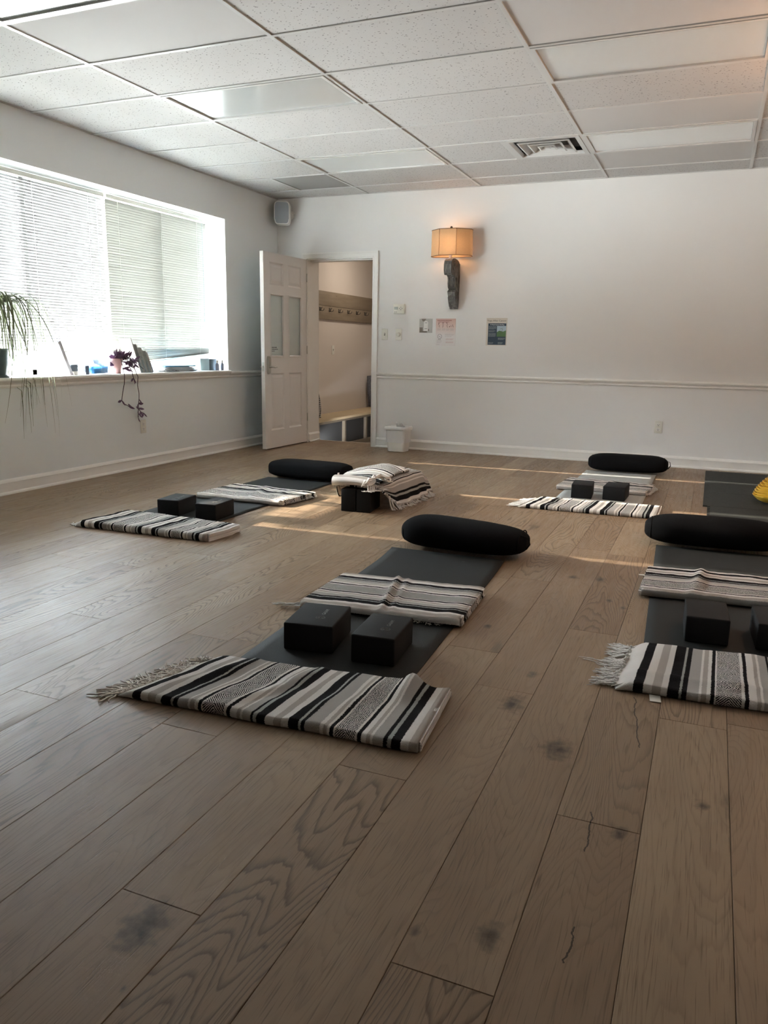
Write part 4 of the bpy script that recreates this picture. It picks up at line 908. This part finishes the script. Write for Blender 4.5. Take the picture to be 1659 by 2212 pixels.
blanket('striped blanket at the foot of the window side mat, layers showing at right',[(1.185,-4.445),(2.105,-4.420),(2.135,-4.150),(1.235,-4.105)],.045,0,.985,layers=4,seed=12,bstep=.78,taper=.06,
  bumps=[(.3,.5,.05,.6,.004,.1),(.6,.5,.05,.6,.004,.1)],mat=M['blk'],mats=M['yarnw'],fr=[((1.19,-4.44,.010),(1.235,-4.11,.012),(-1,.1),.085,18,dict(strands=6,curl=.8,r=.0026)),((1.24,-4.12,.035),(1.33,-4.10,.035),(-.2,1),.03,5,dict(strands=6,curl=.9))])
blanket('striped blanket with white tassels at the foot of the light grey mat',[(3.462,-2.648),(4.375,-2.618),(4.380,-2.285),(3.520,-2.330)],.028,0,.985,layers=3,seed=17,bstep=.72,taper=.05,mat=M['blkw'],mats=M['yarnw'],
  bumps=[(.2,.1,.03,.3,.006,0),(.35,.1,.04,.3,.008,0),(.7,.2,.05,.4,.010,0),(.5,.3,.04,.5,.005,0)],fr=[((3.465,-2.645,.015),(3.52,-2.34,.02),(-1,.0),.10,15,dict(strands=9,curl=.5,r=.0024))])
# middle blankets: stripes run left-right across the mats
blanket('striped blanket across the middle mat behind its blocks, lone tassel at its left corner',[(3.130,-5.205),(3.800,-5.140),(3.775,-4.70),(3.118,-4.755)],.034,.115,.565,axis='v',layers=3,seed=21,zb=.0062,
  bumps=[(.46,.5,.022,1.2,.014,-.12),(.53,.5,.018,1.2,.007,-.12),(.93,.3,.06,.7,.006,0)],
  fr=[((3.52,-5.16,.008),(3.72,-5.15,.008),(.1,-1),.030,9,dict(strands=6,curl=.9,knot=False)),((3.128,-5.20,.02),(3.132,-5.17,.02),(-1,-.18),.13,2,dict(strands=4,curl=.2,r=.0022)),((3.20,-5.20,.008),(3.40,-5.17,.008),(.0,-1),.018,9,dict(strands=5,curl=.9,knot=False))],lab_tag=(3.100,-5.185,.5,.05,.022))
blanket('folded striped blanket across the right edge mat, behind its black blocks',[(4.425,-4.400),(5.12,-4.345),(5.11,-3.955),(4.430,-4.010)],.040,.43,.03,axis='v',layers=4,seed=27,zb=.0062,mats=M['yarnw'],
  bumps=[(.33,.6,.03,.6,.016,.05),(.36,.3,.02,.3,.006,.05)],fr=[((4.43,-4.01,.036),(5.11,-3.955,.036),(0,1),.022,30,dict(strands=7,curl=.9,knot=False,r=.0022)),((4.425,-4.36,.02),(4.43,-4.08,.03),(-1,0),.014,14,dict(strands=5,curl=.9,knot=False))],lab_tag=(4.405,-4.06,.2,.04,.02))
blanket('white striped blanket across the window side mat behind its blocks, fringed along the far edge',[(1.300,-3.395),(1.970,-3.375),(2.030,-2.985),(1.330,-2.935)],.036,.43,.03,axis='v',layers=4,seed=33,zb=.0062,mat=M['blkw'],mats=M['yarnw'],
  bumps=[(.55,.4,.05,.5,.014,-.25),(.75,.6,.04,.4,.006,0)],fr=[((1.335,-2.935,.034),(2.03,-2.985,.034),(0,1),.025,26,dict(strands=7,curl=.9,knot=False,r=.0022)),((1.98,-3.30,.012),(2.03,-3.0,.03),(1,.1),.03,14,dict(strands=6,curl=.8,knot=False))])
blanket('white striped blanket folded across the light grey mat behind its two blocks',[(3.572,-1.800),(4.240,-1.785),(4.275,-1.425),(3.600,-1.370)],.034,.43,.03,axis='v',layers=4,seed=39,zb=.0062,mat=M['blkw'],mats=M['yarnw'],
  bumps=[(.42,.1,.10,.35,.016,0),(.5,.5,.05,.6,.006,0)],fr=[((3.60,-1.37,.034),(4.275,-1.425,.034),(0,1),.025,26,dict(strands=7,curl=.9,knot=False,r=.0022)),((4.25,-1.75,.012),(4.28,-1.45,.03),(1,.1),.035,14,dict(strands=6,curl=.8,knot=False))])
# ---- heaped blanket over the upright blocks
o=thing('striped_blanket','striped blanket heaped over two upright blocks, fringe falling to the floor','blanket',(2.45,-2.9,0))
def ss(a,b,x): t=min(max((x-a)/(b-a),0),1); return t*t*(3-2*t)
def hz_(x,y):
    base=.160+.055*math.exp(-((x-2.47)/.17)**2-((y+2.80)/.26)**2)
    base*=1-.55*ss(-2.62,-2.38,y)
    return base+.006*noise.noise(Vector((x*9,y*9,3)))
mb=MB()
def xl_(y): return 2.335-.115*ss(-3.30,-2.98,y)+.10*ss(-2.75,-2.40,y)
def xr_(y): return 2.655+.035*ss(-3.2,-2.7,y)-.02*ss(-2.6,-2.4,y)
def hz2(x,y):
    z=.172+.050*math.exp(-((x-2.50)/.17)**2-((y+2.78)/.30)**2)+.012*ss(-3.2,-2.9,y)
    z*=1-.35*ss(-2.58,-2.38,y)
    return z+.006*noise.noise(Vector((x*9,y*9,3)))
def heapf(a,b):
    y=-3.28+.90*b; xl,xr=xl_(y),xr_(y)
    if a<.22: t=a/.22; x=xl+.035*t; lowz=.03+.135*(1-ss(-3.12,-2.98,y)); z=lowz+(hz2(xl+.035,y)-lowz)*ss(0,1,t)
    elif a<.68: t=(a-.22)/.46; x=xl+.035+(xr-xl-.035)*t; z=hz2(x,y)
    else: t=(a-.68)/.32; lowz=.016+.125*(1-ss(-3.30,-3.02,y)); x=xr+.055*t+.010*math.sin(y*34)*t; z=hz2(xr,y)+(lowz-hz2(xr,y))*ss(0,1,t)
    return (x,y,z)
sheet(mb,heapf,44,48,.012,lambda a,b:(.985-.60*(1-a),b*.9))
mb.build('draped_cloth',M['blk'],o)
mb=MB()      # folded roll lying on top at the near side
vs=[];fs=[];uv=[]; nu,nv=24,30
for i in range(nu+1):
    for j in range(nv+1):
        a=i/nu; th=2*PI*j/nv; x=2.335+.255*a+.006*math.cos(th*2); z=.197+.036*math.sin(th)*(1-.25*a)+.008*math.sin(a*3); y=-3.265+.075*math.cos(th)+.015*a
        vs.append((x,y,max(z,.1575))); uv.append((.36+.13*abs(1-2*j/nv)*1.6 if 1 else 0,a*.3))
for i in range(nu):
    for j in range(nv): a=i*(nv+1)+j; fs.append((a,a+nv+1,a+nv+2,a+1))
mb.add(vs,fs,0,True,[(.521+.40*(u[0]-.36),u[1]) for u in uv]); mb.add([vs[j] for j in range(nv)],[tuple(range(nv))],0,False,[(.53,0)]*nv); mb.add([vs[nu*(nv+1)+j] for j in range(nv)],[tuple(range(nv))],0,False,[(.53,0)]*nv)
mb.build('rolled_cloth',M['blk'],o)
mb=MB()      # folded layer with the woven band, swept over the hump
def band(a,b):
    y=-3.20+.46*b+.05*math.sin(a*PI); x=max(xl_(y)+.045,2.30)+(xr_(y)-.02-max(xl_(y)+.045,2.30))*a; return (x,y,max(hz2(x,y),.18)+.013+.012*math.sin(b*PI)**.5)
sheet(mb,band,30,16,.010,lambda a,b:(.16+.30*b,a*.42)); mb.build('top_fold',M['blkw'],o)
for k in range(5):
    mb=MB(); r2=random.Random(k); pts=[]
    for q in range(9): t=q/8; pts.append((2.575+.10*t+r2.uniform(-.014,.014),-3.34+.24*t+r2.uniform(-.016,.016),.190+.055*math.sin(t*PI)*(.5+r2.random()*.6)+r2.uniform(-.010,.010)))
    mb.tube(pts,[.004]+[.010]*7+[.003],7,flat=.5); mb.build('twisted_edge',M['blk'],o)
mb=MB(); fringe(mb,(2.60,-3.335,.19),(2.665,-3.22,.17),(.7,-.4),.060,8,71,strands=7,curl=1.0,r=.0026,zt=.155); mb.build('fringe',M['yarnw'],o)
mb=MB(); 
for i in range(22):
    y=-3.20+.74*i/21; q=heapf(1.0,(y+3.28)/.90); fringe(mb,q,(q[0],q[1]+.02,q[2]),(1,-.45),.055,1,90+i,strands=6,curl=.3,r=.0022)
mb.build('fringe',M['yarnw'],o)

# ---- interlocking foam floor tiles
TS=.607
def foamtile(label,x0,y0,teeth_l=False):
    o=thing('foam_floor_tile',label,'foam floor tile',(x0+TS/2,y0+TS/2,0),0,'foam floor tiles by the far wall')
    # jigsaw outline
    pts=[]; n=10; d=.018
    def side(p,q,inv):
        p=Vector(p);q=Vector(q); e=(q-p)/ (2*n); nrm=Vector((e.y,-e.x)).normalized()*d*inv; out=[]
        for k in range(2*n):
            a=p+e*k; off=nrm if k%2 else Vector((0,0)); out+= [tuple(a+off),tuple(a+e+off)]
        return out
    h=TS/2; g=.0018
    pts+=[(-h+g,-h+g),(h-g,-h+g)] ; pts+=[(h-g,h-g)]
    if teeth_l: pts+=[(-h+g,h-g)]+[(x,y) for x,y in side((-h+g,h-g),(-h+g,-h+g),-1)]
    else: pts+=[(-h+g,h-g)]
    mb=MB(); mb.prism(pts,0,.012); local(mb,'foam_sheet',M['foam'],o); 
    return o
rows=[-.185-TS*(k+1) for k in range(5)]; names=['against the far wall baseboard','second from the far wall','third from the far wall, beside the yellow dish','with an open toothed left edge','nearest, behind the right hand bolster']
for k,y in enumerate(rows[:4]):
    off=.03 if k>=3 else 0
    foamtile('dark grey foam floor tile in the left column, '+names[k],4.648+off,y,k>=3)
for k,y in enumerate(rows[:4]):
    off=.03 if k>=3 else 0; x0=4.648+off+TS; w=RX-.03-x0
    o=thing('foam_floor_tile','cut foam floor tile in the right column, row '+['one from the wall','two from the wall','three from the wall','four from the wall'][k],'foam floor tile',(x0+w/2,y+TS/2,0),0,'foam floor tiles by the far wall')
    mb=MB(); mb.prism([(-w/2,-TS/2+.0018),(w/2,-TS/2+.0018),(w/2,TS/2-.0018),(-w/2,TS/2-.0018)],0,.012); local(mb,'foam_sheet',M['foam'],o)
# ---- yellow ribbed thing at the right edge
ye=plain('yellow_plastic',(.80,.50,.055),.4,spec=.4)
o=thing('stacked_bowls','bright yellow stack of nested shells on the foam tiles at the right edge','bowls',(5.112,-1.70,.0125))
for k in range(9):
    mb=MB(); zr=.060+.0165*k; cxk=5.112+.004*k+.0009*k*k; cy_=-1.70; n=30; vs=[];fs=[]
    prof=[(.020,-.056),(.060,-.052),(.100,-.034),(.124,-.012),(.134,.0),(.1345,.003),(.131,.003),(.120,-.010),(.096,-.030),(.058,-.047),(.018,-.051)]
    mb.lathe(prof,(cxk,cy_,zr+.012),36)
    mb.build('shell',ye,o)
#@@PART5
# ================================================================== THINGS ON THE WINDOW SILL
Z=WZ0+.0005
leafg=plain('palm_leaf',(.12,.14,.075),.5,nz=.35,nscale=5,spec=.3); stemm=plain('brown_trunk',(.20,.13,.08),.9,nz=.3,nscale=30)
o=thing('potted_palm','drooping strappy leaved plant in a dark pot at the left end of the sill','potted plant',(-.07,-3.855,Z))
mb=MB(); mb.lathe([(.082,0),(.088,.01),(.100,.10),(.106,.185),(.108,.20),(.101,.20),(.096,.17),(.092,.165)],(-.07,-3.855,Z),36); mb.lathe([(.10,0),(.103,.012),(.098,.014)],(-.07,-3.855,Z),36); mb.build('pot',plain('blue_grey_pot',(.05,.075,.085),.4,nz=.15,nscale=20),o)
mb=MB(); mb.lathe([(.092,.163),(.02,.168)],(-.07,-3.855,Z),24); mb.build('soil',plain('soil',(.05,.035,.025),.95,nz=.4,nscale=80),o)
mb=MB(); mb.tube([(-.07,-3.855,Z+.16),(-.072,-3.845,Z+.25),(-.066,-3.84,Z+.38),(-.06,-3.83,Z+.53)],[.030,.022,.017,.020],12); mb.build('trunk',stemm,o)
r5=random.Random(5); mb=MB()
def leaf(mb,base,az,out,up,zend,w,r):
    b=Vector(base); ca,sa=math.cos(az),math.sin(az); pts=[]; n=16; H0=base[2]
    bend=r.uniform(-.45,.35)
    for k in range(n+1):
        t=k/n; h=out*(1-math.exp(-3.2*t))/(1-math.exp(-3.2)); drop=(H0+up-zend)*max(0,(t-.18)/.82)**1.55
        z=H0+up*math.sin(min(1,t*2.6)*PI/2)-drop
        aa=az+bend*t*t; sw=.10*bend*4*max(0,t-.45)**1.5; x=b.x+math.cos(aa)*h; y=b.y+math.sin(aa)*h+sw+.008*math.sin(t*9+bend*30)
        if z<.98 : x=max(x,-.13)
        if z<.90: x=max(x,.052+r.uniform(0,.004)) if x>-.03 or z<.82 else x
        if x<-.165: x=-.165
        pts.append((x,y,z))
    L=len(pts); vs=[];fs=[]
    for i,p in enumerate(pts):
        t=i/(L-1); d=Vector(pts[min(i+1,L-1)])-Vector(pts[max(i-1,0)]); s=d.cross(Vector((ca,sa,.2))); s=s.normalized() if s.length>1e-6 else Vector((-sa,ca,0)); s=Vector((-sa,ca,0))*.75+s*.25; s.normalize()
        ww=w*(1-t**2.2)*.5+.0006; up_=d.cross(s).normalized()*ww*.35
        vs+= [Vector(p)-s*ww,Vector(p)+up_,Vector(p)+s*ww]
    for i in range(L-1):
        a=i*3; fs+=[(a,a+3,a+4,a+1),(a+1,a+4,a+5,a+2)]
    mb.add(vs,fs,0,True)
for k in range(74):
    az=r5.uniform(-PI*.30,PI*.80); t=r5.random()
    zend=r5.choice([r5.uniform(.38,.70),r5.uniform(.60,.95),r5.uniform(.80,1.05),r5.uniform(.85,1.15),r5.uniform(.85,1.2)]); out=r5.uniform(.16,.46)
    base=(-.06+r5.uniform(-.012,.012),-3.83+r5.uniform(-.012,.012),Z+.53+r5.uniform(-.03,.02))
    leaf(mb,base,az,out,r5.uniform(.02,.09),zend,r5.uniform(.008,.013),r5)
for (az,out,up,ze) in ((1.25,.55,.03,.97),(1.15,.60,.04,1.02),(1.35,.50,.06,1.0),(1.45,.42,.05,.86),(1.2,.38,.02,.42),(1.0,.40,.05,.40),(1.3,.34,.03,.46)): leaf(mb,(-.06,-3.83,Z+.52),az,out,up,ze,.012,r5)
o2=mb.build('leaves',leafg,o); o2['kind']='stuff'
# purple trailing plant
purp=plain('purple_leaf',(.085,.035,.085),.45,nz=.35,nscale=12); vinem=plain('purple_stem',(.05,.03,.045),.6)
o=thing('trailing_plant','purple trailing houseplant in a pinkish pot, two vines hanging below the sill','potted plant',(-.06,-2.63,Z))
mb=MB(); mb.lathe([(.045,0),(.048,.004),(.060,.10),(.063,.125),(.059,.125),(.055,.105)],(-.06,-2.635,Z),28); mb.build('pot',plain('pinkish_pot',(.55,.34,.33),.35,nz=.1),o)
mb=MB(); mb.lathe([(.056,.104),(.01,.108)],(-.06,-2.635,Z),20); mb.build('soil',plain('dark_soil',(.05,.035,.025),.95),o)
def oleaf(mb,p,d,L,w):
    p=Vector(p); d=Vector(d).normalized(); s=d.cross(Vector((1,.2,.3))).normalized(); n=d.cross(s).normalized(); vs=[];N=7
    for k in range(N):
        t=k/(N-1); ww=w*math.sin(min(PI,(t*.92+.06)*PI))**.8; c=p+d*L*t+n*(.12*L*t*t)
        vs+=[c-s*ww+n*ww*.35,c,c+s*ww+n*ww*.35]
    fs=[]
    for k in range(N-1):
        a=k*3; fs+=[(a,a+3,a+4,a+1),(a+1,a+4,a+5,a+2)]
    mb.add(vs,fs,0,True)
vines=[[(-.05,-2.60,.955),(.00,-2.63,.965),(.045,-2.655,.86),(.056,-2.657,.814),(.052,-2.662,.745),(.048,-2.678,.687),(.046,-2.687,.645),(.046,-2.695,.611),(.046,-2.680,.585),(.046,-2.62,.560),(.046,-2.585,.557)],
 [(-.05,-2.57,.955),(.0,-2.53,.965),(.045,-2.515,.87),(.056,-2.49,.80),(.050,-2.494,.731),(.048,-2.478,.66),(.046,-2.479,.611),(.046,-2.488,.572),(.046,-2.492,.532),(.046,-2.469,.502),(.046,-2.422,.483)],
 [(-.05,-2.61,.955),(.0,-2.57,.95),(.046,-2.555,.85),(.052,-2.541,.79),(.046,-2.52,.744)],
 [(.046,-2.492,.53),(.046,-2.497,.49),(.046,-2.500,.452)]]
mb=MB(); 
for v in vines: mb.tube(v,.0032,6)
r6=random.Random(6)
bush=[]
for k in range(22):
    a=r6.uniform(0,2*PI); rr_=r6.uniform(.02,.09); zt=r6.uniform(.92,1.0); y1=-2.60+rr_*1.3*math.sin(a)+.03; x1=-.05+rr_*math.cos(a)*.8
    p=[(-.06+.02*math.cos(a),-2.625+.02*math.sin(a),Z+.10),((x1-.06)/2,(y1-2.62)/2,zt),(x1,y1,zt-.02)]; mb.tube(p,.0026,5); bush.append(p)
for (yy,zz) in ((-2.44,.92),(-2.42,.875),(-2.47,.86),(-2.36,.865),(-2.50,.84)):
    p=[(-.05,-2.60,.95),(-.03,(yy-2.6)/2,.965),(.01,yy,zz)]; mb.tube(p,.0026,5); bush.append(p)
mb.build('stems',vinem,o)
mb=MB()
for p in bush:
    for k in range(5):
        t=r6.uniform(.3,1); q=Vector(p[1]).lerp(Vector(p[2]),t); oleaf(mb,q,(r6.uniform(-.5,.8),r6.uniform(-1,1),r6.uniform(-.5,.9)),r6.uniform(.045,.070),r6.uniform(.010,.015))
for v,idx in ((vines[0],range(4,11)),(vines[1],range(6,11)),(vines[2],range(2,5)),(vines[3],range(1,3))):
    for i in idx:
        if v is vines[0] and i in (4,5): continue
        for s in (-1,1):
            if r6.random()<.85: oleaf(mb,v[i],(r6.uniform(.1,.5),s*r6.uniform(.4,1),r6.uniform(-.9,.35)),r6.uniform(.045,.065),r6.uniform(.009,.013))
mb.build('leaves',purp,o)['kind']='stuff'
# leaning board, boxes, papers
def slab(mb,y0,z0,y1,z1,th,xa,xb):
    d=Vector((0,y1-y0,z1-z0)); n=Vector((0,-d.z,d.y)).normalized()*th; a=Vector((0,y0,z0)); b=Vector((0,y1,z1))
    vs=[]
    for x in (xa,xb):
        for p in (a,b,b+n,a+n): vs.append((x,p.y,p.z))
    mb.add(vs,[(0,1,2,3),(4,7,6,5),(0,4,5,1),(1,5,6,2),(2,6,7,3),(3,7,4,0)])
o=thing('leaning_frame','white framed board leaning on the sill right of the drooping plant','picture frame',(-.08,-3.18,Z))
mb=MB(); slab(mb,-3.150,Z,-3.262,Z+.262,.030,-.155,-.02); mb.build('frame',plain('lavender_white',(.72,.72,.80),.5),o)
mb=MB(); slab(mb,-3.1475,Z+.012,-3.2545,Z+.252,-.002,-.145,-.03); mb.build('picture_sheet',plain('sheet_white',(.75,.76,.80),.5),o)
mb=MB(); slab(mb,-3.285,Z,-3.235,Z+.17,.004,-.10,-.07); mb.build('easel_back',M['white'],o)
o=thing('card_stand','small dark card holder on a white foot between the leaning board and the papers','card holder',(-.06,-3.10,Z))
mb=MB(); mb.box((-.075,-3.15,Z+.028),(-.045,-3.075,Z+.080),bev=.002); mb.build('card_box',plain('slate_box',(.10,.13,.16),.5),o)
mb=MB(); mb.box((-.09,-3.135,Z),(-.03,-3.09,Z+.028),bev=.002); mb.build('foot',M['white'],o)
o=thing('leaflet_fan','fanned white leaflets in a dark holder on the sill','leaflets',(-.07,-2.99,Z))
mb=MB(); mb.box((-.10,-2.995,Z),(-.04,-2.958,Z+.07),bev=.002); mb.build('holder',plain('navy_holder',(.07,.09,.13),.5),o)
mb=MB()
for k,an in enumerate((.55,.68,.80,.95,1.1)): slab(mb,-2.985+.004*k,Z+.012,-2.985+.004*k-.12*math.cos(an),Z+.012+.125*math.sin(an),.0025,-.095,-.045)
mb.build('leaflets',plain('leaflet_white',(.62,.64,.70),.5),o)
o=thing('plastic_container','clear plastic tub with blue wipes between the leaflets and the purple plant','plastic container',(-.07,-2.83,Z))
mb=MB(); 
def rbox(w,d,z,c,r=.02): return [(c[0]+x,c[1]+y,z) for x,y,_ in rr(w,d,0,6,r)]
C_=(-.07,-2.835); loft(mb,[rbox(.045,.095,Z,C_),rbox(.05,.105,Z+.06,C_),rbox(.052,.110,Z+.125,C_),rbox(.050,.108,Z+.125,C_),rbox(.048,.102,Z+.06,C_),rbox(.043,.093,Z+.003,C_)],cap0=True,cap1=False); mb.build('tub',M['clear'],o)
mb=MB(); loft(mb,[rbox(.040,.088,Z+.006,C_),rbox(.043,.094,Z+.062,C_)],cap1=True); mb.build('blue_wipes',plain('bright_blue',(.05,.30,.62),.5,nz=.2),o)
mb=MB()
for k in range(4): slab(mb,-2.90+.04*k,Z+.062,-2.885+.04*k,Z+.062+.05,.003,-.10,-.045)
mb.build('folded_sachets',plain('grey_sachet',(.25,.27,.34),.4,nz=.3,nscale=60),o)
o=thing('brochure_holder','tilted four tier brochure holder full of grey leaflets in the middle of the sill','brochure holder',(-.09,-2.27,Z))
tiers=((-2.335,Z,-2.452,Z+.298),(-2.285,Z,-2.390,Z+.250),(-2.235,Z,-2.328,Z+.218),(-2.185,Z,-2.268,Z+.192))
br=plain('brochure_grey',(.35,.33,.30),.5,nz=.4,nscale=35)
for k,(a,b,c,d) in enumerate(tiers):
    mb=MB(); slab(mb,a,b,c,d,.010,-.165+.0*k,-.03); mb.build('brochures',br,o)
    mb=MB(); slab(mb,a+.012,b,a+.012+(c-a)*.45,b+(d-b)*.45,.003,-.17,-.026); mb.build('pocket',M['clear'],o)
mb=MB(); mb.box((-.17,-2.34,Z),(-.026,-2.150,Z+.004)); mb.build('holder_base',M['clear'],o)
mb=MB(); slab(mb,-2.158,Z+.004,-2.236,Z+.175,.003,-.15,-.04); mb.build('front_leaflet',plain('pink_leaflet',(.50,.42,.40),.5,nz=.25,nscale=30),o)
o=thing('paper_pile','low pile of pale papers right of the brochure holder','papers',(-.08,-1.7,Z))
mb=MB(); rp=random.Random(3)
for k in range(7): y=-1.98+rp.uniform(-.03,.05); mb.box((-.17,y,Z+.0015+k*.006),(-.045,y+.48+rp.uniform(-.06,.06),Z+.0045+k*.006),rz=rp.uniform(-.05,.05))
mb.build('paper_sheets',plain('pale_paper',(.70,.74,.78),.5),o)
o=thing('blue_folder','light blue folder lying on the paper pile','folder',(-.08,-1.75,Z+.044))
mb=MB(); mb.box((-.16,-2.00,Z+.044),(-.04,-1.52,Z+.056),rz=.03,bev=.002); mb.box((-.155,-1.99,Z+.0465),(-.038,-1.53,Z+.0535),rz=.03); mb.build('folder_cover',plain('light_blue_card',(.22,.50,.72),.5),o)
for (nm,lb,y0,y1,hh) in (('dark_pamphlet','crumpled dark pamphlet just right of the brochure holder',-2.12,-1.86,.018),('dark_pamphlet','small dark pamphlet near the right end of the sill',-1.64,-1.56,.012)):
    o=thing(nm,lb,'pamphlet',(-.02,(y0+y1)/2,Z)); mb=MB(); sheet(mb,lambda a,b:(-.035+.05*b,y0+(y1-y0)*a,Z+.003+hh*abs(noise.noise(Vector((a*7+y0,b*3,2))))+.002),18,6,.0012); mb.build('pages',plain('pamphlet_grey',(.16,.17,.19),.6,nz=.3),o)
o=thing('storage_box','pale blue box with a darker end near the right window jamb','box',(-.09,-1.33,Z))
mb=MB(); mb.box((-.16,-1.41,Z),(-.07,-1.262,Z+.118),bev=.002); mb.build('box_body',plain('pale_blue_box',(.45,.62,.70),.5),o)
mb=MB(); mb.box((-.15,-1.260,Z),(-.07,-1.13,Z+.112),bev=.002); mb.build('box_end',plain('slate_blue',(.14,.20,.25),.5),o)
bot=plain('bottle_blue',(.36,.42,.56),.2)
def bottle(label,y):
    o=thing('small_bottle',label,'bottle',(-.02,y,Z),0,'hand bottles at the right end of the sill'); mb=MB(); mb.lathe([(.020,0),(.022,.004),(.022,.055),(.018,.066),(.009,.072),(.009,.076)],(-.02,y,Z),20,sx=.7); mb.build('bottle_body',bot,o)
    mb=MB(); mb.lathe([(.011,.076),(.011,.100),(.009,.103)],(-.02,y,Z),16); mb.build('cap',M['white'],o)
bottle('small bluish bottle, left of the two by the right window jamb',-1.195); bottle('small bluish bottle, right of the two by the window jamb',-1.110)
# ================================================================== HALL FILL LAMP (unseen, added to brighten the hallway)
o=thing('hall_fill_lamp','added round lamp lighting the hallway, unseen, above the doorway view','ceiling light',(.75,1.7,2.5))
mb=MB(); mb.lathe([(.19,2.499),(.19,2.47),(.17,2.45)],(.75,1.7,0),32); mb.build('lamp_rim',M['white'],o)
mb=MB(); mb.lathe([(.165,2.455),(.15,2.43),(.09,2.41),(.02,2.405)],(.75,1.7,0),32); mb.build('lamp_globe',simple_emit('hall_fill_glow',(1,.86,.72),HALL),o)
# ================================================================== OUTSIDE, SUN, SKY
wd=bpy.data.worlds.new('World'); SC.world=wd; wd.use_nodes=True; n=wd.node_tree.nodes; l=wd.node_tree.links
# daylight shaped to light the room: bright low band, dim horizon, boosted sky above
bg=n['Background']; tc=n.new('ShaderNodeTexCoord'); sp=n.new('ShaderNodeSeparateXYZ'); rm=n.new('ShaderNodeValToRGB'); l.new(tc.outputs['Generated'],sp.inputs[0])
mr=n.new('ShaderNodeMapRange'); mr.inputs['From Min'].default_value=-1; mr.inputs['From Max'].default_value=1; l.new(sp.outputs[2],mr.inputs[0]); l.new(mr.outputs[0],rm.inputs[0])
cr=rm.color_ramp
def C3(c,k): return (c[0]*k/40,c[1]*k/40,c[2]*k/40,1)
st=[(0,C3((1,.95,.85),NEAR)),(.285,C3((1,.95,.85),NEAR)),(.315,C3((.96,.98,1),LOWBAND)),(.475,C3((.96,.98,1),LOWBAND)),(.497,C3((.95,.98,1),HORIZ)),(.585,C3((.95,.98,1),HORIZ)),(.635,C3((.86,.93,1),SKYUP)),(1,C3((.80,.90,1),SKYUP))]
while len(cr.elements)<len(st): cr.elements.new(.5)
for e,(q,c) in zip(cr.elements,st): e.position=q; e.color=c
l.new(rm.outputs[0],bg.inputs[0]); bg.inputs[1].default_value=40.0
el,az=math.radians(22.8),math.radians(2.6); sd=Vector((math.cos(el)*math.cos(az),math.cos(el)*math.sin(az),-math.sin(el)))
li=bpy.data.lights.new('sun','SUN'); li.energy=SUN; li.angle=math.radians(.9); li.color=(1,.88,.74); so=bpy.data.objects.new('sun',li); COL.objects.link(so); so.rotation_euler=sd.to_track_quat('-Z','Y').to_euler(); so.location=(-6,-3,4)
pl=bpy.data.lights.new('window_portal','AREA'); pl.shape='RECTANGLE'; pl.size=WZ1-WZ0; pl.size_y=W1-W0; pl.cycles.is_portal=True
po=bpy.data.objects.new('window_portal',pl); COL.objects.link(po); po.location=(-.30,(W0+W1)/2,(WZ0+WZ1)/2); po.rotation_euler=Vector((1,0,0)).to_track_quat('-Z','Y').to_euler()
# check portal axes: local X must be the vertical one
# ================================================================== CAMERA
cam=bpy.data.cameras.new('camera'); co=bpy.data.objects.new('camera',cam); COL.objects.link(co)
r_=Vector((0.92242224,0.38584934,0.01604681)); u_=Vector((-0.09407203,0.18420225,0.9783762)); f_=Vector((-0.37454995,0.90398552,-0.20620988))
m=Matrix((( r_.x,u_.x,-f_.x,4.6292),(r_.y,u_.y,-f_.y,-7.935),(r_.z,u_.z,-f_.z,1.0753),(0,0,0,1))); co.matrix_world=m
cam.sensor_fit='HORIZONTAL'; cam.sensor_width=36; cam.lens=36*1675.88/1659; cam.clip_start=.05
SC.camera=co
SC.view_settings.view_transform='Standard'; SC.view_settings.look='None'; SC.view_settings.gamma=1; SC.view_settings.use_curve_mapping=False; SC.view_settings.exposure=EXPO
